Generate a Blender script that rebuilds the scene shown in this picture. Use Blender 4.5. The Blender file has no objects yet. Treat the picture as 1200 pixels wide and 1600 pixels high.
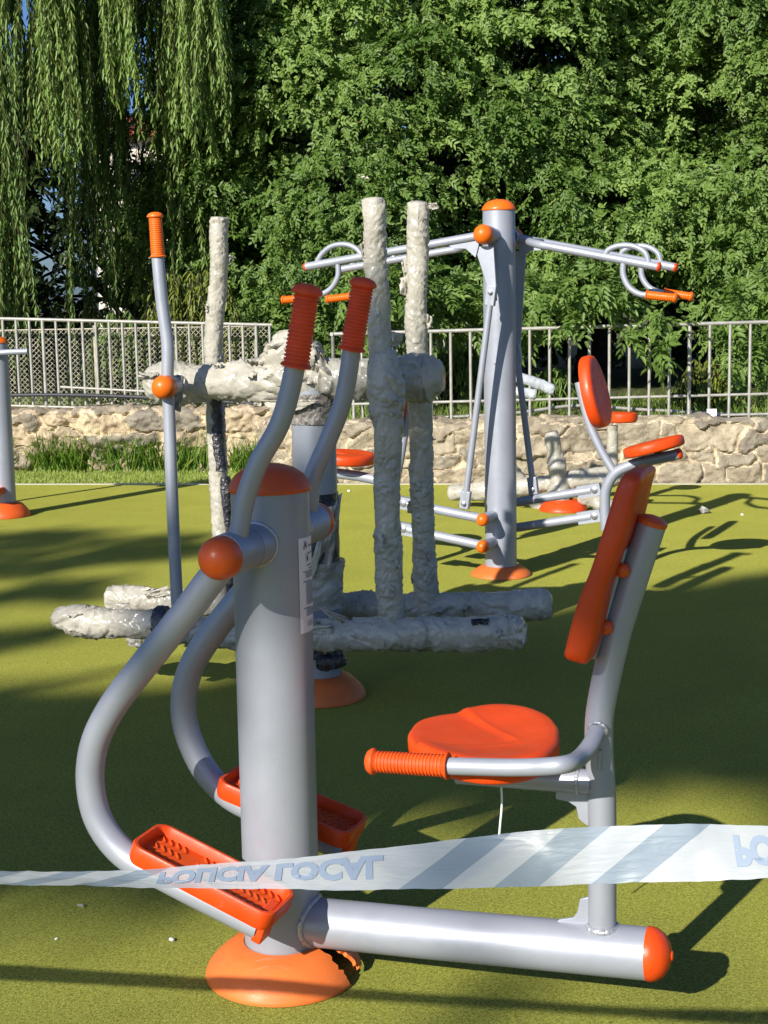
import bpy, bmesh, math, random
import numpy as np
from mathutils import Vector, Matrix, noise
R = math.radians
random.seed(7); rng = np.random.default_rng(11)
scene = bpy.context.scene
COL = scene.collection

# ------------------------------------------------------------------ camera
FPX, CAMH, PITCH, ROLL = 2311.0, 1.42, R(8.3), R(1.0)
fwd = np.array([0, math.cos(PITCH), -math.sin(PITCH)])
r0 = np.array([1., 0, 0]); u0 = np.array([0, math.sin(PITCH), math.cos(PITCH)])
rgt = r0*math.cos(ROLL) - u0*math.sin(ROLL)
upv = u0*math.cos(ROLL) + r0*math.sin(ROLL)
CAM = np.array([0, 0, CAMH])
cd = bpy.data.cameras.new('camera'); cam = bpy.data.objects.new('camera', cd); COL.objects.link(cam)
cd.sensor_fit = 'VERTICAL'; cd.sensor_height = 36; cd.lens = FPX/1600*36
cd.clip_start = .05; cd.clip_end = 500
m = Matrix.Identity(4)
for i in range(3):
    m[i][0] = rgt[i]; m[i][1] = upv[i]; m[i][2] = -fwd[i]; m[i][3] = CAM[i]
cam.matrix_world = m
scene.camera = cam

def ray(px, py): return fwd + rgt*(px-600)/FPX - upv*(py-800)/FPX
def G(px, py, z=0.):                       # point of the photo on the horizontal plane z
    r = ray(px, py); return CAM + r*((z-CAMH)/r[2])
def P(px, py, Y):                          # point of the photo at depth Y
    r = ray(px, py); return CAM + r*Y/r[1]
class Frame:                               # upright machine frame: u to the right, a to the back
    def __init__(s, o, deg):
        s.o = np.array(o, float); t = R(deg)
        s.u = np.array([math.cos(t), -math.sin(t), 0]); s.a = np.array([math.sin(t), math.cos(t), 0])
    def W(s, x, t, z): return s.o + s.u*x + s.a*t + np.array([0, 0, z])
    def pick(s, px, py, t=0.):
        r = ray(px, py); p0 = s.o + s.a*t
        k = ((p0-CAM)@s.a)/(r@s.a); return CAM + r*k
    def path(s, pts, t=0.): return [s.pick(x, y, t) for x, y in pts]

# ------------------------------------------------------------------ materials
def mat(name, col, rough=.5, metal=0., spec=.5, var=.0, vscale=8., bump=0., bscale=60., coat=0., rvar=0., col2=None, scuff=0.):
    m = bpy.data.materials.new(name); m.use_nodes = True
    nt = m.node_tree; b = nt.nodes['Principled BSDF']
    b.inputs['Roughness'].default_value = rough; b.inputs['Metallic'].default_value = metal
    b.inputs['Specular IOR Level'].default_value = spec; b.inputs['Coat Weight'].default_value = coat
    b.inputs['Base Color'].default_value = (*col, 1)
    tc = nt.nodes.new('ShaderNodeTexCoord')
    if var or col2:
        n = nt.nodes.new('ShaderNodeTexNoise'); n.inputs['Scale'].default_value = vscale; n.inputs['Detail'].default_value = 6
        nt.links.new(tc.outputs['Object'], n.inputs['Vector'])
        rp = nt.nodes.new('ShaderNodeValToRGB')
        c2 = col2 or tuple(c*(1+var) for c in col); c1 = col if col2 else tuple(c*(1-var) for c in col)
        rp.color_ramp.elements[0].position = .35; rp.color_ramp.elements[1].position = .68
        rp.color_ramp.elements[0].color = (*c1, 1); rp.color_ramp.elements[1].color = (*c2, 1)
        nt.links.new(n.outputs['Fac'], rp.inputs['Fac']); nt.links.new(rp.outputs['Color'], b.inputs['Base Color'])
    if scuff:
        mp = nt.nodes.new('ShaderNodeMapping'); mp.inputs['Rotation'].default_value = (.6, .9, .3); mp.inputs['Scale'].default_value = (3, 26, 9); nt.links.new(tc.outputs['Object'], mp.inputs['Vector'])
        ns = nt.nodes.new('ShaderNodeTexNoise'); ns.inputs['Scale'].default_value = 3.2; ns.inputs['Detail'].default_value = 7; ns.inputs['Roughness'].default_value = .7; nt.links.new(mp.outputs['Vector'], ns.inputs['Vector'])
        rs = nt.nodes.new('ShaderNodeMapRange'); rs.inputs['From Min'].default_value = .60; rs.inputs['From Max'].default_value = .70; rs.inputs['To Max'].default_value = scuff; nt.links.new(ns.outputs['Fac'], rs.inputs['Value'])
        v_ = nt.nodes.new('ShaderNodeTexVoronoi'); v_.inputs['Scale'].default_value = 26; nt.links.new(tc.outputs['Object'], v_.inputs['Vector'])
        c_ = nt.nodes.new('ShaderNodeMapRange'); c_.inputs['From Min'].default_value = .045; c_.inputs['From Max'].default_value = .06; c_.inputs['To Min'].default_value = .75; c_.inputs['To Max'].default_value = 0; nt.links.new(v_.outputs['Distance'], c_.inputs['Value'])
        sp_ = nt.nodes.new('ShaderNodeSeparateColor'); nt.links.new(v_.outputs['Color'], sp_.inputs[0]); g_ = nt.nodes.new('ShaderNodeMath'); g_.operation = 'GREATER_THAN'; g_.inputs[1].default_value = .94; nt.links.new(sp_.outputs[0], g_.inputs[0])
        k_ = nt.nodes.new('ShaderNodeMath'); k_.operation = 'MULTIPLY'; nt.links.new(g_.outputs[0], k_.inputs[0]); nt.links.new(c_.outputs[0], k_.inputs[1])
        src = b.inputs['Base Color'].links[0].from_socket
        xa = nt.nodes.new('ShaderNodeMix'); xa.data_type = 'RGBA'; nt.links.new(rs.outputs[0], xa.inputs[0]); nt.links.new(src, xa.inputs[6]); xa.inputs[7].default_value = (.46, .44, .38, 1)
        xb = nt.nodes.new('ShaderNodeMix'); xb.data_type = 'RGBA'; nt.links.new(k_.outputs[0], xb.inputs[0]); nt.links.new(xa.outputs[2], xb.inputs[6]); xb.inputs[7].default_value = (.10, .09, .08, 1)
        nt.links.new(xb.outputs[2], b.inputs['Base Color'])
    if rvar:
        n3 = nt.nodes.new('ShaderNodeTexNoise'); n3.inputs['Scale'].default_value = 25; n3.inputs['Detail'].default_value = 8
        nt.links.new(tc.outputs['Object'], n3.inputs['Vector'])
        mr = nt.nodes.new('ShaderNodeMapRange'); mr.inputs['From Min'].default_value = .3; mr.inputs['From Max'].default_value = .7
        mr.inputs['To Min'].default_value = rough-rvar; mr.inputs['To Max'].default_value = rough+rvar
        nt.links.new(n3.outputs['Fac'], mr.inputs['Value']); nt.links.new(mr.outputs['Result'], b.inputs['Roughness'])
    if bump:
        n2 = nt.nodes.new('ShaderNodeTexNoise'); n2.inputs['Scale'].default_value = bscale; n2.inputs['Detail'].default_value = 5
        nt.links.new(tc.outputs['Object'], n2.inputs['Vector'])
        bp = nt.nodes.new('ShaderNodeBump'); bp.inputs['Strength'].default_value = bump; bp.inputs['Distance'].default_value = .01
        nt.links.new(n2.outputs['Fac'], bp.inputs['Height']); nt.links.new(bp.outputs['Normal'], b.inputs['Normal'])
    return m

PAINT = mat('silver_paint', (.33, .35, .395), .44, .26, .5, var=.06, vscale=5, bump=.04, bscale=380, rvar=.07, scuff=0.22)
PAINT_D = mat('silver_paint_worn', (.36, .37, .40), .45, .3, .5, var=.1, vscale=12, bump=.05, bscale=300, rvar=.08)
ORANGE = mat('orange_plastic', (.66, .060, .005), .42, 0, .35, var=.10, vscale=9, bump=.05, bscale=240, rvar=.09, scuff=0.16)
ORANGE_B = mat('bright_orange_plastic', (.74, .135, .007), .36, 0, .4, var=.07, vscale=9, bump=.04, bscale=200, rvar=.08)
ORANGE_R = mat('orange_rubber', (.64, .078, .008), .55, 0, .28, var=.10, vscale=30, bump=.08, bscale=300, rvar=.08, scuff=0.12)
RED_R = mat('red_orange_rubber', (.78, .082, .022), .55, 0, .28, var=.12, vscale=30, bump=.08, bscale=300, rvar=.08)
ORANGE_F = mat('faded_orange_plastic', (.68, .155, .030), .5, 0, .4, var=.12, vscale=7, bump=.06, bscale=160, rvar=.1, scuff=0.22)
ORANGE_C = mat('cap_orange_plastic', (.64, .095, .014), .38, 0, .4, var=.08, vscale=7, bump=.04, bscale=200, rvar=.08, scuff=0.14)
WELD = mat('weld_silver', (.46, .47, .5), .28, .5, .5, bump=.5, bscale=120)
STEEL = mat('galvanised_steel', (.38, .37, .325), .5, .35, .5, var=.15, vscale=20, bump=.1, bscale=120)
WIRE = mat('fence_wire', (.36, .33, .26), .55, .3, .5, var=.3, vscale=14)
BOLT = mat('bolt_steel', (.5, .5, .52), .3, .8)
DARKGAP = mat('dark_pipe_plastic', (.03, .032, .04), .5)
WHITE = mat('white_card', (.75, .75, .73), .5)
INK = mat('printed_ink', (.03, .035, .06), .5)
DARKFILM = mat('dark_bubble_wrap', (.035, .035, .042), .25, 0, .6, var=.5, vscale=60, bump=1., bscale=55)

def film_mat(name, col, tr=.22, rough=.20):
    m = mat(name, col, rough, 0, .6, var=.12, vscale=14, rvar=.1)
    nt = m.node_tree; b = nt.nodes['Principled BSDF']; out = nt.nodes['Material Output']
    tc = nt.nodes.new('ShaderNodeTexCoord')
    mp = nt.nodes.new('ShaderNodeMapping'); mp.inputs['Rotation'].default_value = (.5, .7, .3); mp.inputs['Scale'].default_value = (1.2, .38, 1.1)
    nt.links.new(tc.outputs['Object'], mp.inputs['Vector'])
    v = nt.nodes.new('ShaderNodeTexVoronoi'); v.feature = 'DISTANCE_TO_EDGE'; v.inputs['Scale'].default_value = 13
    n = nt.nodes.new('ShaderNodeTexNoise'); n.inputs['Scale'].default_value = 16; n.inputs['Detail'].default_value = 3
    ad = nt.nodes.new('ShaderNodeVectorMath'); ad.operation = 'MULTIPLY_ADD'
    ad.inputs[1].default_value = (.12, .12, .12)
    nt.links.new(n.outputs['Color'], ad.inputs[0]); nt.links.new(mp.outputs['Vector'], ad.inputs[2])
    nt.links.new(mp.outputs['Vector'], n.inputs['Vector']); nt.links.new(ad.outputs['Vector'], v.inputs['Vector'])
    n2 = nt.nodes.new('ShaderNodeTexNoise'); n2.noise_type = 'RIDGED_MULTIFRACTAL'; n2.inputs['Scale'].default_value = 7; n2.inputs['Detail'].default_value = 3.5; n2.inputs['Distortion'].default_value = .7
    nt.links.new(mp.outputs['Vector'], n2.inputs['Vector'])
    mx = nt.nodes.new('ShaderNodeMath'); mx.operation = 'MULTIPLY_ADD'; mx.inputs[1].default_value = .8
    nt.links.new(n2.outputs['Fac'], mx.inputs[0]); nt.links.new(v.outputs['Distance'], mx.inputs[2])
    bp = nt.nodes.new('ShaderNodeBump'); bp.inputs['Strength'].default_value = .55; bp.inputs['Distance'].default_value = .012
    nt.links.new(mx.outputs[0], bp.inputs['Height'])
    cur = bp.outputs['Normal']
    for sc, k in ((13, .18), (30, .16)):
        vc = nt.nodes.new('ShaderNodeTexVoronoi'); vc.inputs['Scale'].default_value = sc; nt.links.new(ad.outputs['Vector'], vc.inputs['Vector'])
        o1 = nt.nodes.new('ShaderNodeVectorMath'); o1.operation = 'SUBTRACT'; o1.inputs[1].default_value = (.5, .5, .5); nt.links.new(vc.outputs['Color'], o1.inputs[0])
        o2 = nt.nodes.new('ShaderNodeVectorMath'); o2.operation = 'MULTIPLY_ADD'; o2.inputs[1].default_value = (k, k, k); nt.links.new(o1.outputs[0], o2.inputs[0]); nt.links.new(cur, o2.inputs[2])
        o3 = nt.nodes.new('ShaderNodeVectorMath'); o3.operation = 'NORMALIZE'; nt.links.new(o2.outputs[0], o3.inputs[0]); cur = o3.outputs[0]
    nt.links.new(cur, b.inputs['Normal'])
    t = nt.nodes.new('ShaderNodeBsdfTranslucent'); t.inputs['Color'].default_value = (*col, 1)
    ms = nt.nodes.new('ShaderNodeMixShader'); ms.inputs[0].default_value = tr
    nt.links.new(b.outputs[0], ms.inputs[1]); nt.links.new(t.outputs[0], ms.inputs[2]); nt.links.new(ms.outputs[0], out.inputs['Surface'])
    return m
FILM = film_mat('plastic_film', (.55, .52, .43), .28)
GREYWRAP = mat('grey_bubble_wrap', (.20, .18, .155), .35, 0, .6, var=.6, vscale=50, bump=1., bscale=60)
FILM_F = film_mat('foil_film', (.42, .45, .47), .05, .18)

def leaf_mat(name, c1, c2, trans=.3, rough=.45):
    m = bpy.data.materials.new(name); m.use_nodes = True
    nt = m.node_tree; b = nt.nodes['Principled BSDF']; out = nt.nodes['Material Output']
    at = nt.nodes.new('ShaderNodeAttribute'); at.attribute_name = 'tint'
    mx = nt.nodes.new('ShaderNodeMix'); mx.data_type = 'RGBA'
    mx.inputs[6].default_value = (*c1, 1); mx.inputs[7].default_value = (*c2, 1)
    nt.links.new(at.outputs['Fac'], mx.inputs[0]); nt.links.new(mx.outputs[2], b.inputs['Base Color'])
    b.inputs['Roughness'].default_value = rough; b.inputs['Specular IOR Level'].default_value = .45
    t = nt.nodes.new('ShaderNodeBsdfTranslucent'); nt.links.new(mx.outputs[2], t.inputs['Color'])
    ms = nt.nodes.new('ShaderNodeMixShader'); ms.inputs[0].default_value = trans
    nt.links.new(b.outputs[0], ms.inputs[1]); nt.links.new(t.outputs[0], ms.inputs[2]); nt.links.new(ms.outputs[0], out.inputs['Surface'])
    return m
LEAF_ASH = leaf_mat('ash_leaf', (.085, .165, .024), (.275, .405, .095), .48)
LEAF_WIL = leaf_mat('willow_leaf', (.085, .16, .030), (.26, .385, .085), .42)
LEAF_DRK = leaf_mat('shaded_leaf', (.03, .06, .015), (.075, .125, .028), .25)  # darker greens: shade behind the front trees put into the leaf colour
LEAF_BUSH = leaf_mat('sprout_leaf', (.12, .17, .02), (.24, .28, .04), .35)
GRASS_M = leaf_mat('grass_blade', (.13, .30, .03), (.42, .48, .11), .45, .5)
BARK = mat('bark', (.035, .028, .02), .9, 0, .2, var=.4, vscale=10, bump=.8, bscale=18)

# ------------------------------------------------------------------ mesh building
def nv(v): v = np.array(v, float); return v/np.linalg.norm(v)
def smooth(pts, n=10):
    pts = [np.array(p, float) for p in pts]
    P_ = [2*pts[0]-pts[1]] + pts + [2*pts[-1]-pts[-2]]; out = []
    for i in range(1, len(P_)-2):
        a, b, c, d = P_[i-1:i+3]
        t0 = 0; t1 = t0+np.linalg.norm(b-a)**.5; t2 = t1+np.linalg.norm(c-b)**.5; t3 = t2+np.linalg.norm(d-c)**.5
        for k in range(n):
            t = t1+(t2-t1)*k/n
            A1 = (t1-t)/(t1-t0)*a+(t-t0)/(t1-t0)*b; A2 = (t2-t)/(t2-t1)*b+(t-t1)/(t2-t1)*c; A3 = (t3-t)/(t3-t2)*c+(t-t2)/(t3-t2)*d
            B1 = (t2-t)/(t2-t0)*A1+(t-t0)/(t2-t0)*A2; B2 = (t3-t)/(t3-t1)*A2+(t-t1)/(t3-t1)*A3
            out.append((t2-t)/(t2-t1)*B1+(t-t1)/(t2-t1)*B2)
    out.append(pts[-1]); return out
def basis(d):
    d = nv(d); h = np.array([0, 0, 1.]) if abs(d[2]) < .9 else np.array([1., 0, 0])
    x = nv(np.cross(h, d)); return x, np.cross(d, x)
class MB:
    def __init__(s): s.v = []; s.f = []
    def tube(s, path, r, seg=20, caps=True):
        path = [np.array(p, float) for p in path]; n = len(path)
        rs = [r]*n if np.isscalar(r) else list(r)
        x = None; b0 = len(s.v)
        for i, p in enumerate(path):
            d = nv(path[min(i+1, n-1)]-path[max(i-1, 0)])
            if x is None: x, y = basis(d)
            else: x = nv(x-d*(x@d)); y = np.cross(d, x)
            for k in range(seg):
                a = 2*math.pi*k/seg; s.v.append(p+(x*math.cos(a)+y*math.sin(a))*rs[i])
        for i in range(n-1):
            for k in range(seg):
                a, b = b0+i*seg+k, b0+i*seg+(k+1) % seg
                s.f.append((a, b, b+seg, a+seg))
        if caps:
            s.f.append(tuple(reversed(range(b0, b0+seg)))); s.f.append(tuple(range(b0+(n-1)*seg, b0+n*seg)))
        return s
    def lathe(s, prof, o, axis=(0, 0, 1), seg=40, a0=0, a1=2*math.pi, closed=True):
        o = np.array(o, float); ax = nv(axis); x, y = basis(ax); b0 = len(s.v); n = len(prof)
        full = abs(a1-a0-2*math.pi) < 1e-6; m_ = seg if full else seg+1
        for (r, h) in prof:
            for k in range(m_):
                a = a0+(a1-a0)*k/seg; s.v.append(o+ax*h+(x*math.cos(a)+y*math.sin(a))*max(r, 1e-5))
        for i in range(n-1):
            for k in range(seg):
                a = b0+i*m_+k; b = b0+i*m_+(k+1) % m_
                s.f.append((a, b, b+m_, a+m_))
        return s
    def prism(s, poly, d):                     # poly: 3-D outline, d: extrusion vector
        b0 = len(s.v); n = len(poly); d = np.array(d, float)
        for p in poly: s.v.append(np.array(p, float))
        for p in poly: s.v.append(np.array(p, float)+d)
        s.f.append(tuple(range(b0, b0+n))); s.f.append(tuple(reversed(range(b0+n, b0+2*n))))
        for k in range(n):
            a, b = b0+k, b0+(k+1) % n; s.f.append((b, a, a+n, b+n))
        return s
    def box(s, c, x, y, z, sx, sy, sz):
        c = np.array(c, float); x, y, z = (np.array(q, float) for q in (x, y, z))
        poly = [c-x*sx/2-y*sy/2-z*sz/2, c+x*sx/2-y*sy/2-z*sz/2, c+x*sx/2+y*sy/2-z*sz/2, c-x*sx/2+y*sy/2-z*sz/2]
        return s.prism(poly, z*sz)
    def ball(s, c, rx, axis=(0, 0, 1), squash=1., seg=28, rings=14, lo=-90, hi=90):
        prof = [(rx*math.cos(R(lo+(hi-lo)*i/rings)), squash*rx*math.sin(R(lo+(hi-lo)*i/rings))) for i in range(rings+1)]
        return s.lathe(prof, c, axis, seg)
    def grid(s, f, nu, nw):                    # f(i,j) -> point
        b0 = len(s.v)
        for i in range(nu+1):
            for j in range(nw+1): s.v.append(np.array(f(i/nu, j/nw), float))
        for i in range(nu):
            for j in range(nw):
                a = b0+i*(nw+1)+j; s.f.append((a, a+nw+1, a+nw+2, a+1))
        return s
    def build(s, name, mt, parent=None, sm=True, ang=38, bevel=0.):
        me = bpy.data.meshes.new(name); me.from_pydata([tuple(p) for p in s.v], [], s.f)
        bm = bmesh.new(); bm.from_mesh(me); bmesh.ops.recalc_face_normals(bm, faces=bm.faces); bm.to_mesh(me); bm.free()
        me.materials.append(mt)
        if sm:
            me.polygons.foreach_set('use_smooth', [True]*len(me.polygons)); me.set_sharp_from_angle(angle=R(ang))
        return link(name, me, parent, bevel)
def link(name, me, parent=None, bevel=0.):
    o = bpy.data.objects.new(name, me); COL.objects.link(o)
    if parent is not None:
        o.parent = parent
        o.matrix_parent_inverse = Matrix.Translation(-parent.location) if parent.type == 'EMPTY' else Matrix.Identity(4)
    if bevel:
        b = o.modifiers.new('bevel', 'BEVEL'); b.width = bevel; b.segments = 3; b.limit_method = 'ANGLE'; b.angle_limit = R(35)
    return o
def tag(o, label=None, cat=None, group=None, kind=None):
    for k, v in (('label', label), ('category', cat), ('group', group), ('kind', kind)):
        if v: o[k] = v
    return o
def thing(name, loc, label, cat, group=None):
    o = bpy.data.objects.new(name, None); COL.objects.link(o); o.location = Vector([float(c) for c in loc]); o.empty_display_size = .1
    return tag(o, label, cat, group)

# ------------------------------------------------------------------ machine pieces
CAPPROF = [(1.05, -.02), (1.06, .0), (1.055, .08), (1.0, .2), (.86, .40), (.62, .56), (.33, .645), (.0, .67)]
def dome(parent, c, r, mt, axis=(0, 0, 1), h=1.0, name='dome_cap'):
    return MB().lathe([(a*r, b*r*h) for a, b in CAPPROF], c, axis, 40).build(name, mt, parent)
def knob(parent, c, r, axis, mt, name='ball_cap'):      # rounded plastic cap on a hub end
    pr = [(r*.92, -.75*r), (r*1.0, -.6*r), (r*1.02, -.1*r)] + [(r*1.02*math.cos(R(a)), r*1.0*math.sin(R(a))) for a in range(8, 75, 8)] + [(r*.22, r*.985), (0, r*.985)]
    return MB().lathe(pr, c, axis, 36).build(name, mt, parent)
def flange(parent, c, r, h, rc, mt, crack=None, name='base_cover'):
    pr = [(r, 0.002), (r*1.0, h*.10), (r*.97, h*.26), (r*.90, h*.46), (r*.80, h*.66), (r*.70, h*.84), (rc+.014, h*.97), (rc+.003, h), (rc-.004, h*.9)]
    m = MB()
    if crack is None:
        m.lathe(pr, c, (0, 0, 1), 48)
    else:
        a0, gap = crack; x, y = basis((0, 0, 1)); n = 56; b0 = 0; sub = []
        for i in range(len(pr)-1):
            for k in range(3):
                f = k/3; sub.append((pr[i][0]*(1-f)+pr[i+1][0]*f, pr[i][1]*(1-f)+pr[i+1][1]*f))
        sub.append(pr[-1])
        for lay in (0, .006):
            for q, (rr, hh) in enumerate(sub):
                j1 = .10*noise.noise((q*.9, 3.1, 0)) + gap*(.25+.75*(1-q/len(sub))); j2 = .10*noise.noise((q*.9, 3.1, .35))
                for k in range(n+1):
                    a = a0+j1+(2*math.pi-j1+j2)*k/n
                    lift = .012*math.exp(-((k/n)*9)**2) if k < n/2 else 0.
                    m.v.append(np.array(c)+x*math.cos(a)*(rr-lay)+y*math.sin(a)*(rr-lay)+np.array([0, 0, max(hh-lay, .001)+lift]))
        Q = len(sub)
        for lay in (0, 1):
            o = lay*Q*(n+1)
            for q in range(Q-1):
                for k in range(n):
                    a = o+q*(n+1)+k; m.f.append((a, a+1, a+n+2, a+n+1))
        for q in range(Q-1):
            for k in (0, n):
                a = q*(n+1)+k; m.f.append((a, a+n+1, a+n+1+Q*(n+1), a+Q*(n+1)))
    return m.build(name, mt, parent)
def grip(parent, a, b, r, mt, ribs=15, name='grip'):
    a = np.array(a); b = np.array(b); L = np.linalg.norm(b-a); d = (b-a)/L
    pr = [(r*.9, 0), (r*1.35, .0), (r*1.4, L*.015), (r*1.28, L*.035), (r*1.06, L*.05)]
    z0, z1 = L*.06, L*.86
    for i in range(ribs):
        for f, k in ((0, 1.0), (.12, 1.1), (.5, 1.12), (.62, 1.1), (.75, 1.0)):
            pr.append((r*k*(1+.10*(1-i/ribs)*.5), z0+(z1-z0)*(i+f)/ribs))
    pr += [(r*1.1, L*.865), (r*1.36, L*.885), (r*1.38, L*.915), (r*1.1, L*.965), (r*.6, L*.992), (0, L)]
    return MB().lathe(pr, a, d, 28).build(name, mt, parent, ang=50)
def weld(parent, c, axis, r, tr=.006):
    m = MB(); x, y = basis(axis)
    pts = [np.array(c)+(x*math.cos(2*math.pi*k/36)+y*math.sin(2*math.pi*k/36))*r for k in range(37)]
    m.tube(pts, [tr*(1+.3*noise.noise((k*1.7, r*90, 0))) for k in range(37)], 8, False)
    return m.build('weld', WELD, parent)

def saddle_weld(parent, F, z, ax, lat, r, rc, tr=.0045):
    pts = []
    for k in range(41):
        a = 2*math.pi*k/40; l = r*math.cos(a); h = r*math.sin(a)
        pts.append(F.o+ax*(math.sqrt(rc*rc-l*l)+.001)+lat*l*1.02+np.array([0, 0, z+h*1.02]))
    return MB().tube(pts, [tr*(1+.35*noise.noise((k*1.7, r*90, 0))) for k in range(41)], 8, False).build('weld', WELD, parent)
# ================================================================== NEAR MACHINE
CRK = R(60)
def near_machine():
    F = Frame((-.231, 2.978, 0), 20)
    root = thing('exercise_machine', F.o, 'large grey and orange pedal machine with attached seat, nearest the camera behind the tape', 'exercise machine')
    rc = .080
    MB().lathe([(rc, .03), (rc, .5), (rc, 1.035), (rc*.9, 1.04)], F.o, (0, 0, 1), 56).build('column', PAINT, root)
    dome(root, F.W(0, 0, 1.036), rc, ORANGE_C)
    flange(root, F.o, .165, .075, rc, ORANGE_F, crack=(CRK, .40))
    # base beam
    e = F.pick(1012, 1490, 0); zb = e[2]; L = (e-F.o)@F.u; zs = max(.085, zb-.03)
    d = nv(F.W(L, 0, zb)-F.W(.05, 0, zs)); rb = .051
    bm_ = MB().tube([F.W(.05, 0, zs), F.W(.3, 0, zs+(zb-zs)*.3), F.W(L, 0, zb)], rb, 40).build('base_beam', PAINT, root)
    saddle_weld(bm_, F, zs+.003, F.u, F.a, rb, rc, .006)
    MB().lathe([(rb*1.02, 0), (rb*1.03, .008), (rb*.98, .018), (rb*.8, .032), (rb*.5, .042), (rb*.2, .046), (rb*.17, .049), (0, .05)], F.W(L, 0, zb), d, 36).build('beam_end_cap', ORANGE, root)
    # seat post
    pts = F.path([(941, 1462), (941, 1330), (940, 1240), (936, 1170), (937, 1120), (947, 1062), (965, 985), (990, 905), (1019, 816)])
    sp = smooth(pts, 8)
    post = MB().tube(sp, .0275, 32).build('seat_post', PAINT, root)
    dtop = nv(sp[-1]-sp[-3])
    MB().lathe([(.0282, -.004), (.029, 0), (.0288, .004), (.022, .009), (.012, .012), (0, .013)], sp[-1], dtop, 30).build('post_end_cap', ORANGE_C, root)
    weld(post, F.pick(941, 1447)+F.a*0, (0, 0, 1), .029, .006)
    # gussets: stepped plates below the seat bar and at the foot of the post
    def plate(px, name, th=.008):
        poly = F.path(px, -th/2); return MB().prism(poly, F.a*th).build(name, PAINT, root, bevel=.0015)
    plate([(920, 1402), (906, 1405), (902, 1425), (896, 1434), (874, 1437), (862, 1448), (862, 1462), (920, 1466)], 'gusset_plate')
    plate([(926, 1228), (868, 1238), (868, 1249), (888, 1253), (900, 1261), (904, 1280), (916, 1290), (926, 1292)], 'gusset_plate')
    # seat support bar
    s0 = F.pick(925, 1222); s1 = F.pick(715, 1206)
    sb = MB().tube([s0, s0*.5+s1*.5, s1], .024, 24).build('seat_support', PAINT, root)
    weld(sb, s0+nv(s1-s0)*.026, s1-s0, .0235, .004)
    # seat: outline read on its own plane
    c0 = F.pick(757, 1146); zt = c0[2]
    out = [(641, 1150), (643, 1130), (656, 1117), (690, 1109), (722, 1106), (745, 1101), (775, 1097), (815, 1100), (850, 1112), (868, 1128), (873, 1146), (866, 1164), (840, 1180), (800, 1189), (755, 1190), (710, 1182), (672, 1170), (650, 1160)]
    op = np.array([G(x, y, zt)[:2] for x, y in out]); cc = op.mean(0)
    loc = lambda p: np.array([(p-cc)@F.u[:2], (p-cc)@F.a[:2]])
    lp = np.array([loc(p) for p in op]); ang = np.arctan2(lp[:, 1], lp[:, 0]); rad = np.hypot(lp[:, 0], lp[:, 1]); o_ = np.argsort(ang)
    ang, rad = ang[o_], rad[o_]; NA, NR = 128, 44
    AA = np.linspace(-math.pi, math.pi, NA, endpoint=False)
    RR = np.interp(AA, np.r_[ang-2*math.pi, ang, ang+2*math.pi], np.r_[rad, rad, rad])
    for _ in range(5): RR = (np.roll(RR, 1)+RR*2+np.roll(RR, -1))/4
    tip = loc(G(822, 1153, zt)[:2]); w1 = loc(G(706, 1099, zt)[:2]); w2 = loc(G(655, 1158, zt)[:2])
    def sd(p, a, b):
        n = np.array([-(b-a)[1], (b-a)[0]]); n = n/np.linalg.norm(n); return (p-a)@n
    sg1 = 1 if sd((w1+w2)/2, tip, w1) > 0 else -1; sg2 = 1 if sd((w1+w2)/2, tip, w2) > 0 else -1
    def hgt(p, f):
        a_, b_ = sd(p, tip, w1)*sg1, sd(p, tip, w2)*sg2
        k = .03; dd = .5*(a_+b_-math.sqrt((a_-b_)**2+k*k))          # smooth min
        st = min(max((dd+.010)/.026, 0), 1); st = st*st*(3-2*st)
        ridge = .0012*math.exp(-((dd+.006)/.006)**2)
        rim = min(1, f/.86); return -.0085*st+ridge-.014*(1-rim**2.2)*(1-.45*st)
    m = MB(); rows = []
    prof = [(f, None) for f in np.linspace(.0, .94, NR)] + [(.965, -.0015), (.985, -.005), (.997, -.011), (1.0, -.018), (.997, -.034), (.985, -.044), (.955, -.048), (.8, -.05), (.5, -.052), (.0, -.053)]
    for f, h in prof:
        for k in range(NA):
            p = np.array([math.cos(AA[k]), math.sin(AA[k])])*RR[k]*f
            z = hgt(p, min(f, 1)) if h is None else (h+hgt(p*.94/max(f, .94), .95)*max(0, 1-(-h)/.02))
            w = cc+F.u[:2]*p[0]+F.a[:2]*p[1]; m.v.append(np.array([w[0], w[1], zt+z]))
    for i in range(len(prof)-1):
        for k in range(NA):
            a, b = i*NA+k, i*NA+(k+1) % NA; m.f.append((a, b, b+NA, a+NA))
    m.build('seat', ORANGE, root, ang=60)
    # backrest pad: bent slab with rounded outline
    NV = 30
    fr = smooth(F.path([(972, 737), (959, 767), (942, 822), (929, 865), (917, 900), (906, 926), (895, 958), (883, 1003), (876, 1034)], -.10), 6)
    bk = smooth(F.path([(1002, 743), (993, 775), (977, 840), (963, 876), (953, 905), (946, 926), (939, 960), (929, 1005), (915, 1049)], -.10), 6)
    fr = [p+F.a*.10 for p in fr]; bk = [p+F.a*.10 for p in bk]; nn = len(fr)
    m = MB()
    def halfw(v):                       # v 0 top .. 1 bottom
        w = .103 if v > .3 else .092+.011*(v/.3)
        e = min(v, 1-v)/.06
        return w*(1 if e >= 1 else (.62+.38*math.sqrt(max(0, 1-(1-e)**2))))
    SEC = 28
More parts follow.
